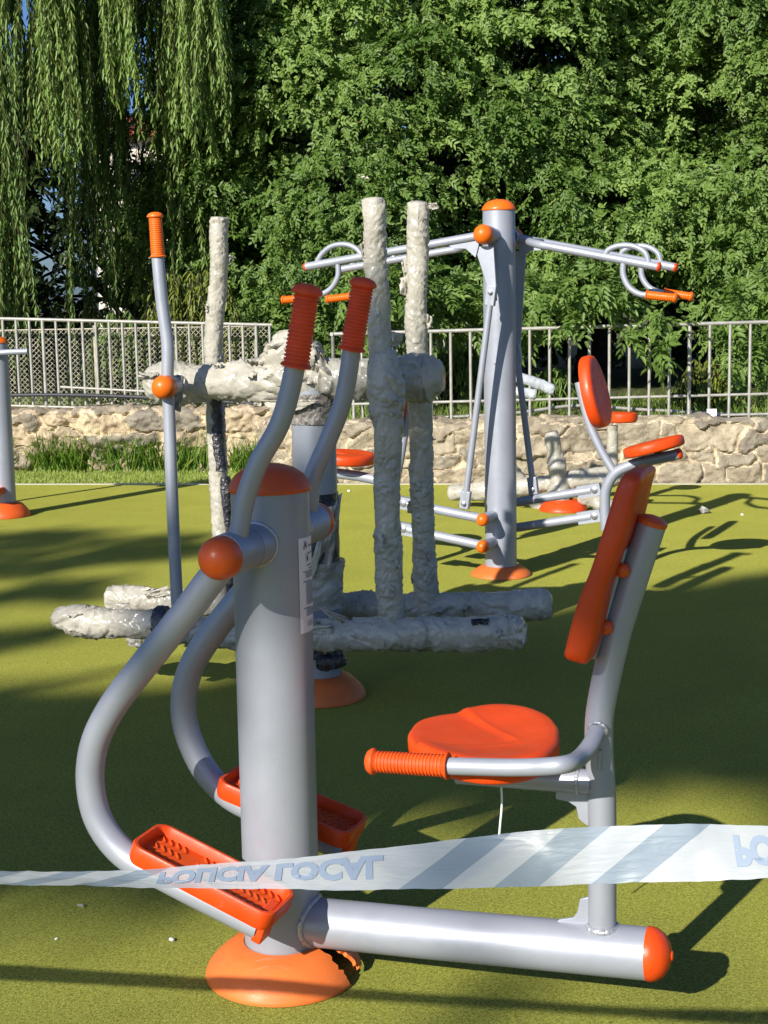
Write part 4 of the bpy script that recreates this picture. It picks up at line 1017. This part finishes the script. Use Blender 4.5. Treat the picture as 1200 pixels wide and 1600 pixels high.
# ------------------------------------------------------------------ foliage
def leaf_mesh(name, base, d, nrm, ln, wd, tint, mt, parent=None, fold=.25, wpos=.42):
    """every leaf two folded triangles; arrays of N"""
    N = len(base); d = d/np.linalg.norm(d, axis=1)[:, None]
    side = np.cross(d, nrm); side /= np.linalg.norm(side, axis=1)[:, None]+1e-9; nn = np.cross(side, d)
    ln = np.broadcast_to(ln, N)[:, None]; wd = np.broadcast_to(wd, N)[:, None]
    q1, q2 = base+d*ln*(wpos-.16), base+d*ln*(wpos+.22)-nn*ln*.03
    w1, w2 = side*wd*.5, side*wd*.42; up1 = nn*wd*fold
    v = np.stack([base, q1+w1+up1, q2+w2+up1, base+d*ln-nn*ln*.12, q2-w2+up1, q1-w1+up1], 1).reshape(-1, 3).astype(np.float32)
    i = (np.arange(N)*6)[:, None]; tri = np.concatenate([i+np.array([[0, 1, 2, 3]]), i+np.array([[0, 3, 4, 5]])], 1).reshape(-1).astype(np.int32)
    me = bpy.data.meshes.new(name); me.vertices.add(N*6); me.vertices.foreach_set('co', v.ravel())
    me.loops.add(len(tri)); me.loops.foreach_set('vertex_index', tri)
    me.polygons.add(N*2); me.polygons.foreach_set('loop_start', np.arange(0, N*8, 4, dtype=np.int32))
    me.update(); me.validate()
    at = me.attributes.new('tint', 'FLOAT', 'POINT'); at.data.foreach_set('value', np.repeat(np.clip(tint, 0, 1), 6).astype(np.float32))
    me.materials.append(mt)
    return link(name, me, parent)
def unit(a): return a/(np.linalg.norm(a, axis=1)[:, None]+1e-9)
def sprays(pos, dr, nrm, tint, nl=9, stem=.16, ln=.085, wd=.028, r=None):
    """pinnate leaves: pairs of leaflets along a stalk"""
    r = r or rng; N = len(pos); dr = unit(dr); side = unit(np.cross(dr, nrm)); nn = np.cross(side, dr)
    sc = r.uniform(.7, 1.25, N)[:, None]
    B, D, NN, LL, WW, TT = [], [], [], [], [], []
    for k in range(nl):
        f = (k//2)/(nl//2); sgn = 0 if k == nl-1 else (1 if k % 2 else -1)
        b = pos+dr*(stem*(.15+.85*f))*sc - np.array([0, 0, 1.])*(.05*f*f)*sc
        a = R(58-22*f); d = dr*(math.cos(a) if sgn else 1)+side*sgn*math.sin(a)+r.normal(0, .16, (N, 3))-np.array([0, 0, .18])
        B.append(b); D.append(d); NN.append(nn+r.normal(0, .28, (N, 3))); LL.append(ln*sc[:, 0]*r.uniform(.8, 1.15, N)); WW.append(wd*sc[:, 0]*r.uniform(.8, 1.2, N)); TT.append(tint+r.normal(0, .1, N))
    return np.concatenate(B), np.concatenate(D), np.concatenate(NN), np.concatenate(LL), np.concatenate(WW), np.concatenate(TT)
def branch_path(a, b, sag, r):
    a, b = np.array(a, float), np.array(b, float); mid = (a+b)/2+np.array([r.normal(0, .1), r.normal(0, .1), sag])
    return smooth([a, a*.5+mid*.5+r.normal(0, .05, 3), mid, mid*.4+b*.6+r.normal(0, .05, 3), b], 4)
def leafy_tree(name, base, crown_c, crown_r, nclump, nspray, label, seed, leafm, cl=(.42, .75), zmin=.7, ln=.052, wd=.0245, stem=.115, group=None, keep=None, trunk_r=.16, front=True, extra=None):
    r = np.random.default_rng(seed)
    root = thing(name, base, label, 'tree', group)
    cc, cr = np.array(crown_c, float), np.array(crown_r, float); C, S_ = [], []
    while len(C) < nclump:
        v = unit(r.normal(0, 1, (1, 3)))[0]
        if front and v[1] > .35: continue
        p = cc+cr*v*r.uniform(.72, 1.0)
        if p[2] < zmin: continue
        C.append(p); S_.append(r.uniform(*cl))
    if extra is not None:
        for p, s in extra: C.append(np.array(p)); S_.append(s)
    C = np.array(C); S_ = np.array(S_); w = S_**2; pick = r.choice(len(C), nspray, p=w/w.sum())
    v = unit(r.normal(0, 1, (nspray, 3))+np.array([0, -.35, .35])); q = r.uniform(.6, 1.12, nspray)[:, None]
    pos = C[pick]+v*q*(S_[pick][:, None])*np.array([1, 1, .72])
    k = np.ones(nspray, bool)
    if keep is not None: k = keep(pos)
    k &= pos[:, 2] > .45
    pos, v, pick = pos[k], v[k], pick[k]; n = len(pos)
    ctint = r.normal(.42, .22, len(C))
    dr = unit(v*.75+r.normal(0, .5, (n, 3))+np.array([0, -.1, -.05])); nrm = unit(v*.75+np.array([-.28, -.42, .6])+r.normal(0, .3, (n, 3)))
    dr = unit(dr-nrm*(np.sum(dr*nrm, 1)[:, None])*.7)
    leaf_mesh('crown', *sprays(pos, dr, nrm, ctint[pick]+r.normal(0, .14, n), 9, stem, ln, wd, r), leafm, root)
    # trunk and limbs
    m = MB(); b = np.array(base, float); top = np.array([cc[0], cc[1]+.2, cc[2]+cr[2]*.3])
    tp = smooth([b-np.array([0, 0, .1]), b+(top-b)*.25+r.normal(0, .08, 3)*np.array([1, 1, 0]), b+(top-b)*.6+r.normal(0, .12, 3)*np.array([1, 1, 0]), top], 6)
    m.tube(tp, [trunk_r*(1.25-1.0*i/(len(tp)-1))+.012 for i in range(len(tp))], 14)
    m.build('trunk', BARK, root)
    m = MB()
    for i in r.choice(len(C), min(len(C), 46), replace=False):
        s = tp[int(r.uniform(.3, .95)*(len(tp)-1))]; e = C[i]
        if keep is not None and not keep(e[None])[0]: continue
        bp_ = branch_path(s, e, .15, r); m.tube(bp_, [.035*(1-.8*k/(len(bp_)-1)) for k in range(len(bp_))], 7)
        for _ in range(4):
            e2 = e+unit(r.normal(0, 1, (1, 3)))[0]*S_[i]*.8; m.tube([e, (e+e2)/2+r.normal(0, .04, 3), e2], [.009, .006, .003], 5)
    m.build('branches', BARK, root)
    return root
def voids(p, ymax):      # hollows in the foliage where the shaded inside shows
    px = 600+FPX*p[:, 0]/p[:, 1]; py = 463-FPX*(p[:, 2]-CAMH)/p[:, 1]+(600-px)*.0175; k = np.ones(len(p), bool)
    for x, y, a, b in ((850, 92, 74, 26), (1110, 215, 44, 62), (1108, 100, 24, 50), (705, 252, 40, 18), (955, 312, 46, 18), (622, 150, 40, 17), (820, 20, 50, 16), (480, 225, 36, 22), (545, 290, 26, 26), (400, 395, 34, 26), (1020, 455, 40, 30)):
        q = ((px-x)/a)**2+((py-y)/b)**2+.5*np.sin(px*.13+p[:, 1]*3)*np.sin(py*.17); k &= ~((q < 1) & (p[:, 1] < ymax))
    return k
def keepA(p):       # crown A leaves the lower right hollow under the boughs open
    px = 600+FPX*p[:, 0]/p[:, 1]
    return ~((px > 690) & (px < 1200) & (p[:, 2] < 1.30)) & voids(p, 15.6)
leafy_tree('ash_tree', (.9, 16.9, BANKZ), (.5, 16.6, 3.0), (2.9, 2.5, 3.6), 135, 56000, 'broad dense ash tree filling the middle of the background behind the railing', 21, LEAF_ASH, keep=keepA, zmin=.8, cl=(.40, .95))
leafy_tree('ash_tree', (4.6, 16.0, BANKZ), (4.75, 15.6, 2.9), (1.75, 1.9, 3.4), 52, 20000, 'bright leafy ash tree at the right edge behind the railing', 22, LEAF_ASH, zmin=1.0, cl=(.40, .9), keep=lambda p: voids(p, 15.2))
def keepgap(p):      # open sky between the trees behind the willow
    px = 600+FPX*p[:, 0]/p[:, 1]; el = (p[:, 2]-CAMH)/p[:, 1]
    return ~((px > 215) & (px < 285) & (el > .085) & (el < .185))
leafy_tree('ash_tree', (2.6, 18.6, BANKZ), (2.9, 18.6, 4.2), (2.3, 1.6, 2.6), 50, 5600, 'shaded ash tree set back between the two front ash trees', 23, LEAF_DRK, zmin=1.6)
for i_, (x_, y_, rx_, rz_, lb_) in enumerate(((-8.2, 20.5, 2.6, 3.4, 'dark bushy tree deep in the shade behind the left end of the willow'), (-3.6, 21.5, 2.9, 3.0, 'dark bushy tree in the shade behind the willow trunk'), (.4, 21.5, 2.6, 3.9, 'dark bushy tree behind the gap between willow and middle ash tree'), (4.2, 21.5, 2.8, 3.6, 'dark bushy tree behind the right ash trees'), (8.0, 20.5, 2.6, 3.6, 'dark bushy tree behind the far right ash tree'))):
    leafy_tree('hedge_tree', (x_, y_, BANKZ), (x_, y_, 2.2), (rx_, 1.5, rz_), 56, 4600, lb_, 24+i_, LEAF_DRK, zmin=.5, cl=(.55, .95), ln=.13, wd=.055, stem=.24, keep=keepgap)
def willow():
    r = np.random.default_rng(31)
    base = (-4.2, 16.2, BANKZ)
    root = thing('willow_tree', base, 'weeping willow with long hanging curtains of narrow leaves at the left', 'tree')
    B, D, N_, LL, WW, TT = [], [], [], [], [], []; tw = MB()
    def strand(x, y, z0, z1, t, dens=1., sway=.10, lm=1.):
        L = z0-z1; n = max(6, int(L/.017*dens)); f = np.linspace(0, 1, n)
        ph, ph2 = r.uniform(0, 6, 2); ax, ay = r.normal(0, sway, 2)
        px = x+ax*f+.035*np.sin(f*L*2.2+ph); py = y+ay*f+.03*np.cos(f*L*1.9+ph2); pz = z0-L*f
        p = np.stack([px, py, pz], 1)
        az = r.uniform(0, 2*math.pi, n); out = np.stack([np.cos(az), np.sin(az), np.zeros(n)], 1)
        d = out*r.uniform(.25, .75, n)[:, None]+np.array([0, 0, -1.])
        B.append(p+out*.006); D.append(d); nr = out*1.+np.array([0, -.25, .6])+r.normal(0, .35, (n, 3)); N_.append(nr)
        LL.append(lm*r.uniform(.075, .13, n)*(1-.3*f)); WW.append(r.uniform(.013, .021, n)); TT.append(t+r.normal(0, .13, n))
        k = range(0, n, max(1, n//9)); tw.tube([p[i] for i in k], .0035, 4, False)
    # curtains: (px0, px1, depth0, depth1, bottom px0, px1, strands, tint); tint paints lit curtains brighter, deep shaded ones darker
    cur = [(-60, 34, 13.4, 14.2, 400, 600, 84, .42), (20, 60, 14.2, 15.2, 90, 200, 10, .3), (84, 120, 13.6, 14.2, 110, 230, 34, .7), (105, 150, 13.6, 14.2, 210, 300, 26, .75),
           (150, 172, 14.2, 15, 60, 140, 10, .5), (188, 236, 13.6, 14.3, 90, 180, 34, .78), (150, 222, 14.6, 15.4, 240, 400, 12, .3), (212, 258, 14.2, 15.0, 15, 75, 20, .6),
           (270, 302, 13.9, 14.8, 120, 250, 20, .5), (306, 362, 13.6, 14.4, 120, 250, 44, .72), (330, 372, 13.6, 14.4, 40, 180, 22, .7), (262, 330, 14.8, 15.6, 300, 450, 14, .4),
           (165, 215, 14.8, 15.6, 400, 540, 8, .3), (-60, 330, 17.6, 19.2, 250, 640, 80, .05), (40, 180, 15.4, 16.2, 330, 600, 10, .1)]
    for a, b, y0, y1, q0, q1, n, t in cur:
        for _ in range(n):
            if _ % 4 == 0: bx, bY, bq = r.uniform(a, b), r.uniform(y0, y1), r.uniform(q0, q1)
            Y = bY+r.normal(0, .07); x = (bx-600)/FPX*Y+r.normal(0, .045); z1 = P(300, bq+r.normal(0, 22), Y)[2]
            if Y > 16.5 and 222 < 600+FPX*x/Y < 278: z1 = max(z1, 4.6) if r.random() < .4 else min(z1, 2.6)
            top = r.uniform(4.9, 6.6)
            if Y > 16.5 and 222 < 600+FPX*x/Y < 278: top = 3.1; z1 = min(z1, 2.0)
            if z1 < top-.3: strand(x, Y, top, z1, t+r.normal(0, .08))
    for _ in range(330):                                      # the part of the crown outside the frame, to the left
        Y = r.uniform(13.4, 18.5); x = r.uniform(-8.2, -4.1)*Y/15.; strand(x, Y, r.uniform(4.5, 6.5), r.uniform(.8, 2.5), .3+r.normal(0, .1), .8)
    for _ in range(260):                                      # upper crown above the frame
        Y = r.uniform(13.2, 18.5); x = r.uniform(-6, -1.4)*Y/15.; strand(x, Y, r.uniform(5.6, 7.6), r.uniform(4.6, 5.2), .4, .9, .3)
    leaf_mesh('hanging_leaves', np.concatenate(B), np.concatenate(D), np.concatenate(N_), np.concatenate(LL), np.concatenate(WW), np.concatenate(TT), LEAF_WIL, root, .15)
    tw.build('hanging_twigs', mat('willow_twig', (.09, .075, .025), .8), root)
    m = MB(); tp = smooth([np.array(base)-np.array([0, 0, .2]), np.array(base)+np.array([.1, 0, 1.4]), np.array(base)+np.array([.0, .1, 3.2]), np.array(base)+np.array([.3, 0, 6.2])], 6)
    m.tube(tp, [.27-.15*i/(len(tp)-1) for i in range(len(tp))], 18); m.build('trunk', BARK, root)
    m = MB()
    for _ in range(34):
        s = tp[int(r.uniform(.35, .98)*(len(tp)-1))]; e = np.array([r.uniform(-6.5, -1.3), r.uniform(13.8, 18), r.uniform(4.8, 6.6)])
        bp_ = branch_path(s, e, .5, r); m.tube(bp_, [.07*(1-.85*k/(len(bp_)-1)) for k in range(len(bp_))], 8)
    for x0, z0, x1, z1 in ((225, 170, 280, 160), (215, 215, 285, 190), (232, 120, 262, 260), (250, 110, 256, 280), (268, 120, 262, 270), (225, 240, 275, 262)):
        a, b = P(x0, z0, 16), P(x1, z1, 16.3); bp_ = branch_path(a, b, .03, r); m.tube(bp_, .011, 6)
    m.build('branches', BARK, root)
willow()

def sprout_bush(name, px, Y, zt, n, label, seed, mt, spread=.5):
    """drooping young shoots behind the railing"""
    r = np.random.default_rng(seed); b = P(px, 600, Y); base = np.array([b[0], Y, BANKZ]); root = thing(name, base, label, 'bush')
    B, D, N_, LL, WW, TT = [], [], [], [], [], []; tw = MB()
    for _ in range(n):
        h = zt*r.uniform(.65, 1.05); az = r.uniform(0, 6.28); rr_ = spread*r.uniform(.3, 1); e = base+np.array([math.cos(az)*rr_, math.sin(az)*rr_*.7, h*.62]); ap = base+np.array([math.cos(az)*rr_*.6, math.sin(az)*rr_*.4, h])
        pth = np.array(smooth([base+np.array([math.cos(az)*.05, math.sin(az)*.05, 0]), base*.5+ap*.5+np.array([0, 0, .1]), ap, e, e-np.array([0, 0, h*.35])], 5)); tw.tube(pth, .004, 4, False)
        k = r.integers(4, len(pth)-1, 46); f = r.uniform(0, 1, 46)[:, None]; p = pth[k]*(1-f)+pth[k+1]*f
        out = unit(r.normal(0, 1, (46, 3))); B.append(p); D.append(out*.6+np.array([0, -.1, -.8])); N_.append(out+np.array([0, -.4, .8])); LL.append(r.uniform(.07, .12, 46)); WW.append(r.uniform(.014, .022, 46)); TT.append(r.normal(.5, .2, 46))
    leaf_mesh('foliage', np.concatenate(B), np.concatenate(D), np.concatenate(N_), np.concatenate(LL), np.concatenate(WW), np.concatenate(TT), mt, root, .15)
    tw.build('stems', BARK, root)
sprout_bush('willow_bush', 300, 13.9, 1.25, 60, 'lime green drooping willow shoots behind the left railing', 41, LEAF_BUSH, .6)
sprout_bush('willow_bush', 190, 13.6, .9, 26, 'small pale tuft of shoots behind the chain-link, left of the lime shoots', 42, LEAF_WIL, .35)
sprout_bush('leafy_bush', 700, 13.4, .62, 44, 'low green bush behind the railing left of the press machine column', 43, LEAF_ASH, .6)
sprout_bush('leafy_bush', 1110, 12.7, .42, 30, 'pale bush low behind the right railing above the white sign', 44, LEAF_BUSH, .35)
sprout_bush('leafy_bush', 860, 12.8, .40, 22, 'small bush behind the railing between column and far backrest', 45, LEAF_ASH, .3)
# boughs of the middle tree hanging over the railing
def boughs():
    r = np.random.default_rng(51); tree = [o for o in bpy.data.objects if o.name == 'ash_tree'][0]
    P0, C_ = [], []
    for px, py, s, n in ((975, 465, .18, 26), (940, 445, .22, 34), (1028, 545, .09, 12), (900, 495, .09, 12), (870, 455, .2, 30), (1035, 495, .12, 18), (975, 520, .08, 10), (1180, 480, .4, 150), (1165, 560, .25, 60), (820, 490, .3, 110), (740, 480, .35, 140), (660, 470, .35, 140), (590, 450, .35, 140)):
        c = P(px, py, r.uniform(11.0, 11.5) if 860 < px < 1100 else r.uniform(12.0, 12.8)); v = unit(r.normal(0, 1, (n, 3))); P0.append(c+v*s*r.uniform(.2, 1, n)[:, None]*np.array([1, 1, .9])); C_.append(v)
    pos, v = np.concatenate(P0), np.concatenate(C_); n = len(pos)
    nrm = unit(v*.4+np.array([-.1, -.3, .8])+r.normal(0, .2, (n, 3))); dr = unit(v*.6+r.normal(0, .5, (n, 3))+np.array([0, -.2, -.3]))
    leaf_mesh('hanging_bough', *sprays(pos, dr, nrm, r.normal(.45, .18, n), 9, .15, .075, .027, r), LEAF_ASH, tree)
boughs()

# grass: tall clumps against the left wall, short mown strip
def grass():
    r = np.random.default_rng(61); B, D, N_, LL, WW, TT = [], [], [], [], [], []
    def add(n, x0, x1, yf, l0, l1, t, w0=.005, w1=.009, lean=.45):
        x = r.uniform(x0, x1, n); y = yf(x, r.uniform(0, 1, n)); B.append(np.stack([x, y, np.full(n, -.01)], 1)); D.append(np.stack([r.normal(0, lean, n), r.normal(-.1, lean, n), np.ones(n)], 1))
        N_.append(np.stack([r.normal(0, 1, n), r.normal(-1, .6, n), r.uniform(0, .6, n)], 1)); LL.append(r.uniform(l0, l1, n)); WW.append(r.uniform(w0, w1, n)); TT.append(r.normal(t, .18, n))
    eg = np.vectorize(edge_at)
    wl = lambda x: 12.42-.13*(x+1.8)
    add(17000, -6, -.72, lambda x, f: eg(x)+.07+f*(wl(x)-eg(x)-.1), .02, .06, .72, lean=.6)
    cl = r.uniform(-6, -.75, 120); cs = r.uniform(.10, .27, 120)
    k = r.integers(0, 120, 9500); hh = cs[k]
    x = np.clip(cl[k]+r.normal(0, 1, 9500)*.09, -6.2, -.72); B.append(np.stack([x, wl(x)-.02-np.abs(r.normal(0, .07, 9500)), np.full(9500, -.01)], 1))
    D.append(np.stack([r.normal(0, .35, 9500), r.normal(-.2, .35, 9500), np.ones(9500)], 1)); N_.append(np.stack([r.normal(0, 1, 9500), r.normal(-1, .5, 9500), r.uniform(.2, .8, 9500)], 1)); LL.append(hh*r.uniform(.7, 1.5, 9500)+.04); WW.append(r.uniform(.007, .014, 9500)); TT.append(r.normal(.3, .2, 9500))
    add(500, -.9, -.35, lambda x, f: eg(x)+.08+f*.3, .05, .16, .4)
    add(9000, -4, 5.5, lambda x, f: np.where(x > -.5, 11.6, 12.95)+f*2.5, .04, .14, .45)
    B[-1][:, 2] = BANKZ
    o = leaf_mesh('grass', np.concatenate(B), np.concatenate(D), np.concatenate(N_), np.concatenate(LL), np.concatenate(WW), np.concatenate(TT), GRASS_M, None, .1, .3)
    tag(o, 'green grass tufts along the foot of the left rubble wall and the mown strip', 'grass', kind='stuff')
    sheet('grass_strip', [(-9, edge_at(-9)+.06), (-.45, edge_at(-.45)+.06), (-.45, 13.2), (-9, 13.4)], -.004, mat('mown_grass', (.22, .24, .05), .95, 0, .2, col2=(.36, .32, .12), vscale=9, bump=.7, bscale=60))
grass()

# house seen through the willow
def house():
    c = P(235, 260, 42); root = thing('house', (c[0], 44, 0), 'pale house with terracotta roof glimpsed through the gap in the willow', 'house')
    x0, x1, y0, y1 = c[0]-1.6, c[0]+6.5, 42, 50; ze = P(245, 214, 42)[2]; zr = P(245, 186, 46)[2]
    MB().box(((x0+x1)/2, 46, ze/2-.5), (1, 0, 0), (0, 1, 0), (0, 0, 1), x1-x0, 8, ze+1).build('wall', mat('render_wall', (.62, .55, .46), .9, var=.1), root, sm=False)
    m = MB(); m.prism([(x0-.4, 41.5, ze+.02), (x0-.4, 50.5, ze+.02), (x0-.4, 46, zr)], (x1-x0+.8, 0, 0))
    for i in range(34):
        xx = x0-.3+(x1-x0+.6)*i/33; m.tube([(xx, 41.5, ze+.07), (xx, 46, zr+.04)], .09, 6)
    m.build('roof', mat('terracotta', (.48, .16, .075), .85, var=.2, vscale=2), root)
    for i in range(3):
        w = MB().box((x0+1.5+i*2.4, 41.98, ze-1.6), (1, 0, 0), (0, 1, 0), (0, 0, 1), 1., .1, 1.4).build('window', mat('window_frame', (.5, .5, .48), .5), root, bevel=.02)
        MB().box((x0+1.5+i*2.4, 41.92, ze-1.6), (1, 0, 0), (0, 1, 0), (0, 0, 1), .84, .04, 1.22).build('pane', mat('window_glass', (.04, .05, .06), .1), w)
house()
def white_house():
    root = thing('house', (14, 38, 0), 'white rendered house barely visible through the trees at the right', 'house')
    MB().box((14, 41, 4), (1, 0, 0), (0, 1, 0), (0, 0, 1), 8, 6, 8).build('wall', mat('white_render', (.7, .67, .62), .9, var=.06), root, sm=False)
    m = MB().prism([(9.6, 37.6, 8.02), (9.6, 44.4, 8.02), (9.6, 41, 10)], (8.8, 0, 0)).build('roof', bpy.data.materials['terracotta'], root, sm=False)
    for i in range(3):
        for z in (1.8, 5.2): MB().box((11.4+i*2.4, 37.98, z), (1, 0, 0), (0, 1, 0), (0, 0, 1), 1., .12, 1.5).build('window', bpy.data.materials['window_glass'], root, bevel=.02)
white_house()

# ------------------------------------------------------------------ light
AZ, EL = R(34), R(28.5)
tosun = np.array([-math.sin(AZ)*math.cos(EL), -math.cos(AZ)*math.cos(EL), math.sin(EL)])
# tree behind and left of the camera that throws the dappled shade over the surface
def shade_tree():
    r = np.random.default_rng(71)
    base = np.array([-13.5, -7.5, 0]); root = thing('shade_tree', base, 'tall spreading tree outside the photo behind the camera, casting the dappled shade', 'tree')
    def inpoly(p, poly):
        x, y = p; c = False; j = len(poly)-1
        for i in range(len(poly)):
            if (poly[i][1] > y) != (poly[j][1] > y) and x < (poly[j][0]-poly[i][0])*(y-poly[i][1])/(poly[j][1]-poly[i][1])+poly[i][0]: c = not c
            j = i
        return c
    dense = [(-900, 1095), (0, 1085), (250, 1085), (420, 1060), (560, 1000), (700, 985), (860, 962), (1000, 935), (1200, 905), (1700, 860), (2300, 850), (2300, 1200), (1700, 1300), (1340, 1300), (1200, 1190), (990, 1190), (880, 1236), (700, 1245), (600, 1252), (520, 1285), (330, 1375), (0, 1390), (-900, 1400)]
    band = [(-700, 835), (0, 832), (180, 828), (300, 838), (360, 850), (300, 868), (120, 885), (-100, 905), (-700, 930)]
    left = [(-700, 930), (0, 900), (130, 900), (170, 1060), (0, 1090), (-700, 1090)]
    fore = [(-700, 1390), (420, 1385), (1300, 1420), (1700, 1700), (-700, 1750)]
    def sample(poly, n):
        g = np.array([G(x, y)[:2] for x, y in poly]); lo, hi = g.min(0), g.max(0); out = []
        while len(out) < n:
            p = r.uniform(lo, hi)
            if inpoly(p, g): out.append(p)
        return np.array(out)
    gs = [sample(dense, 5200), sample(band, 330)]
    cl = sample(left, 9); gs.append(np.concatenate([c+r.normal(0, .12, (9, 2)) for c in cl]))
    gs.append(sample(fore, 5))
    g = np.concatenate(gs); n = len(g); z = r.uniform(9.0, 13.0, n)
    pos = np.concatenate([g, np.zeros((n, 1))], 1)+tosun[None]*(z/tosun[2])[:, None]
    nrm = unit(tosun[None]+r.normal(0, .35, (n, 3))); dr = unit(r.normal(0, 1, (n, 3)))
    dr = unit(dr-nrm*np.sum(dr*nrm, 1)[:, None])
    leaf_mesh('crown', *sprays(pos-dr*.1, dr, nrm, r.normal(.4, .2, n), 9, .2, .12, .05, r), LEAF_ASH, root)
    m = MB(); tp = smooth([base-np.array([0, 0, .2]), base+np.array([.2, .2, 2.5]), base+np.array([1.2, .4, 5]), base+np.array([3.5, 1., 7])], 6)
    m.tube(tp, [.38-.2*i/(len(tp)-1) for i in range(len(tp))], 16); m.build('trunk', BARK, root)
    m = MB()
    for i in r.choice(5200, 26, replace=False):
        bp_ = branch_path(tp[-1-int(r.integers(0, 6))], pos[i], .3, r); m.tube(bp_, [.05*(1-.85*k/(len(bp_)-1)) for k in range(len(bp_))], 7)
    m.build('branches', BARK, root)
shade_tree()

sd_ = bpy.data.lights.new('sun', 'SUN'); sd_.energy = 5.0; sd_.angle = R(.55); sd_.color = (1., .945, .86)
so = bpy.data.objects.new('sun', sd_); COL.objects.link(so); so.location = (-8, -12, 12)
so.rotation_euler = Vector(tuple(-tosun)).to_track_quat('-Z', 'Y').to_euler()
w = bpy.data.worlds.new('World'); scene.world = w; w.use_nodes = True; nt = w.node_tree
sky = nt.nodes.new('ShaderNodeTexSky'); sky.sky_type = 'NISHITA'; sky.sun_disc = False; sky.ozone_density = 3.0; sky.sun_elevation = EL; sky.sun_rotation = math.pi+AZ
tint = nt.nodes.new('ShaderNodeMix'); tint.data_type = 'RGBA'; tint.blend_type = 'MULTIPLY'; tint.inputs[0].default_value = 1
tint.inputs[7].default_value = (.72, .93, 1.35, 1)          # clean, deep blue afternoon sky
nt.links.new(sky.outputs[0], tint.inputs[6]); nt.links.new(tint.outputs[2], nt.nodes['Background'].inputs['Color']); nt.nodes['Background'].inputs['Strength'].default_value = .055
vs = scene.view_settings; vs.view_transform = 'Standard'; vs.look = 'None'; vs.exposure = 0.6; vs.gamma = 1
scene.render.film_transparent = False
scene.cycles.max_bounces = 8; scene.cycles.transparent_max_bounces = 8
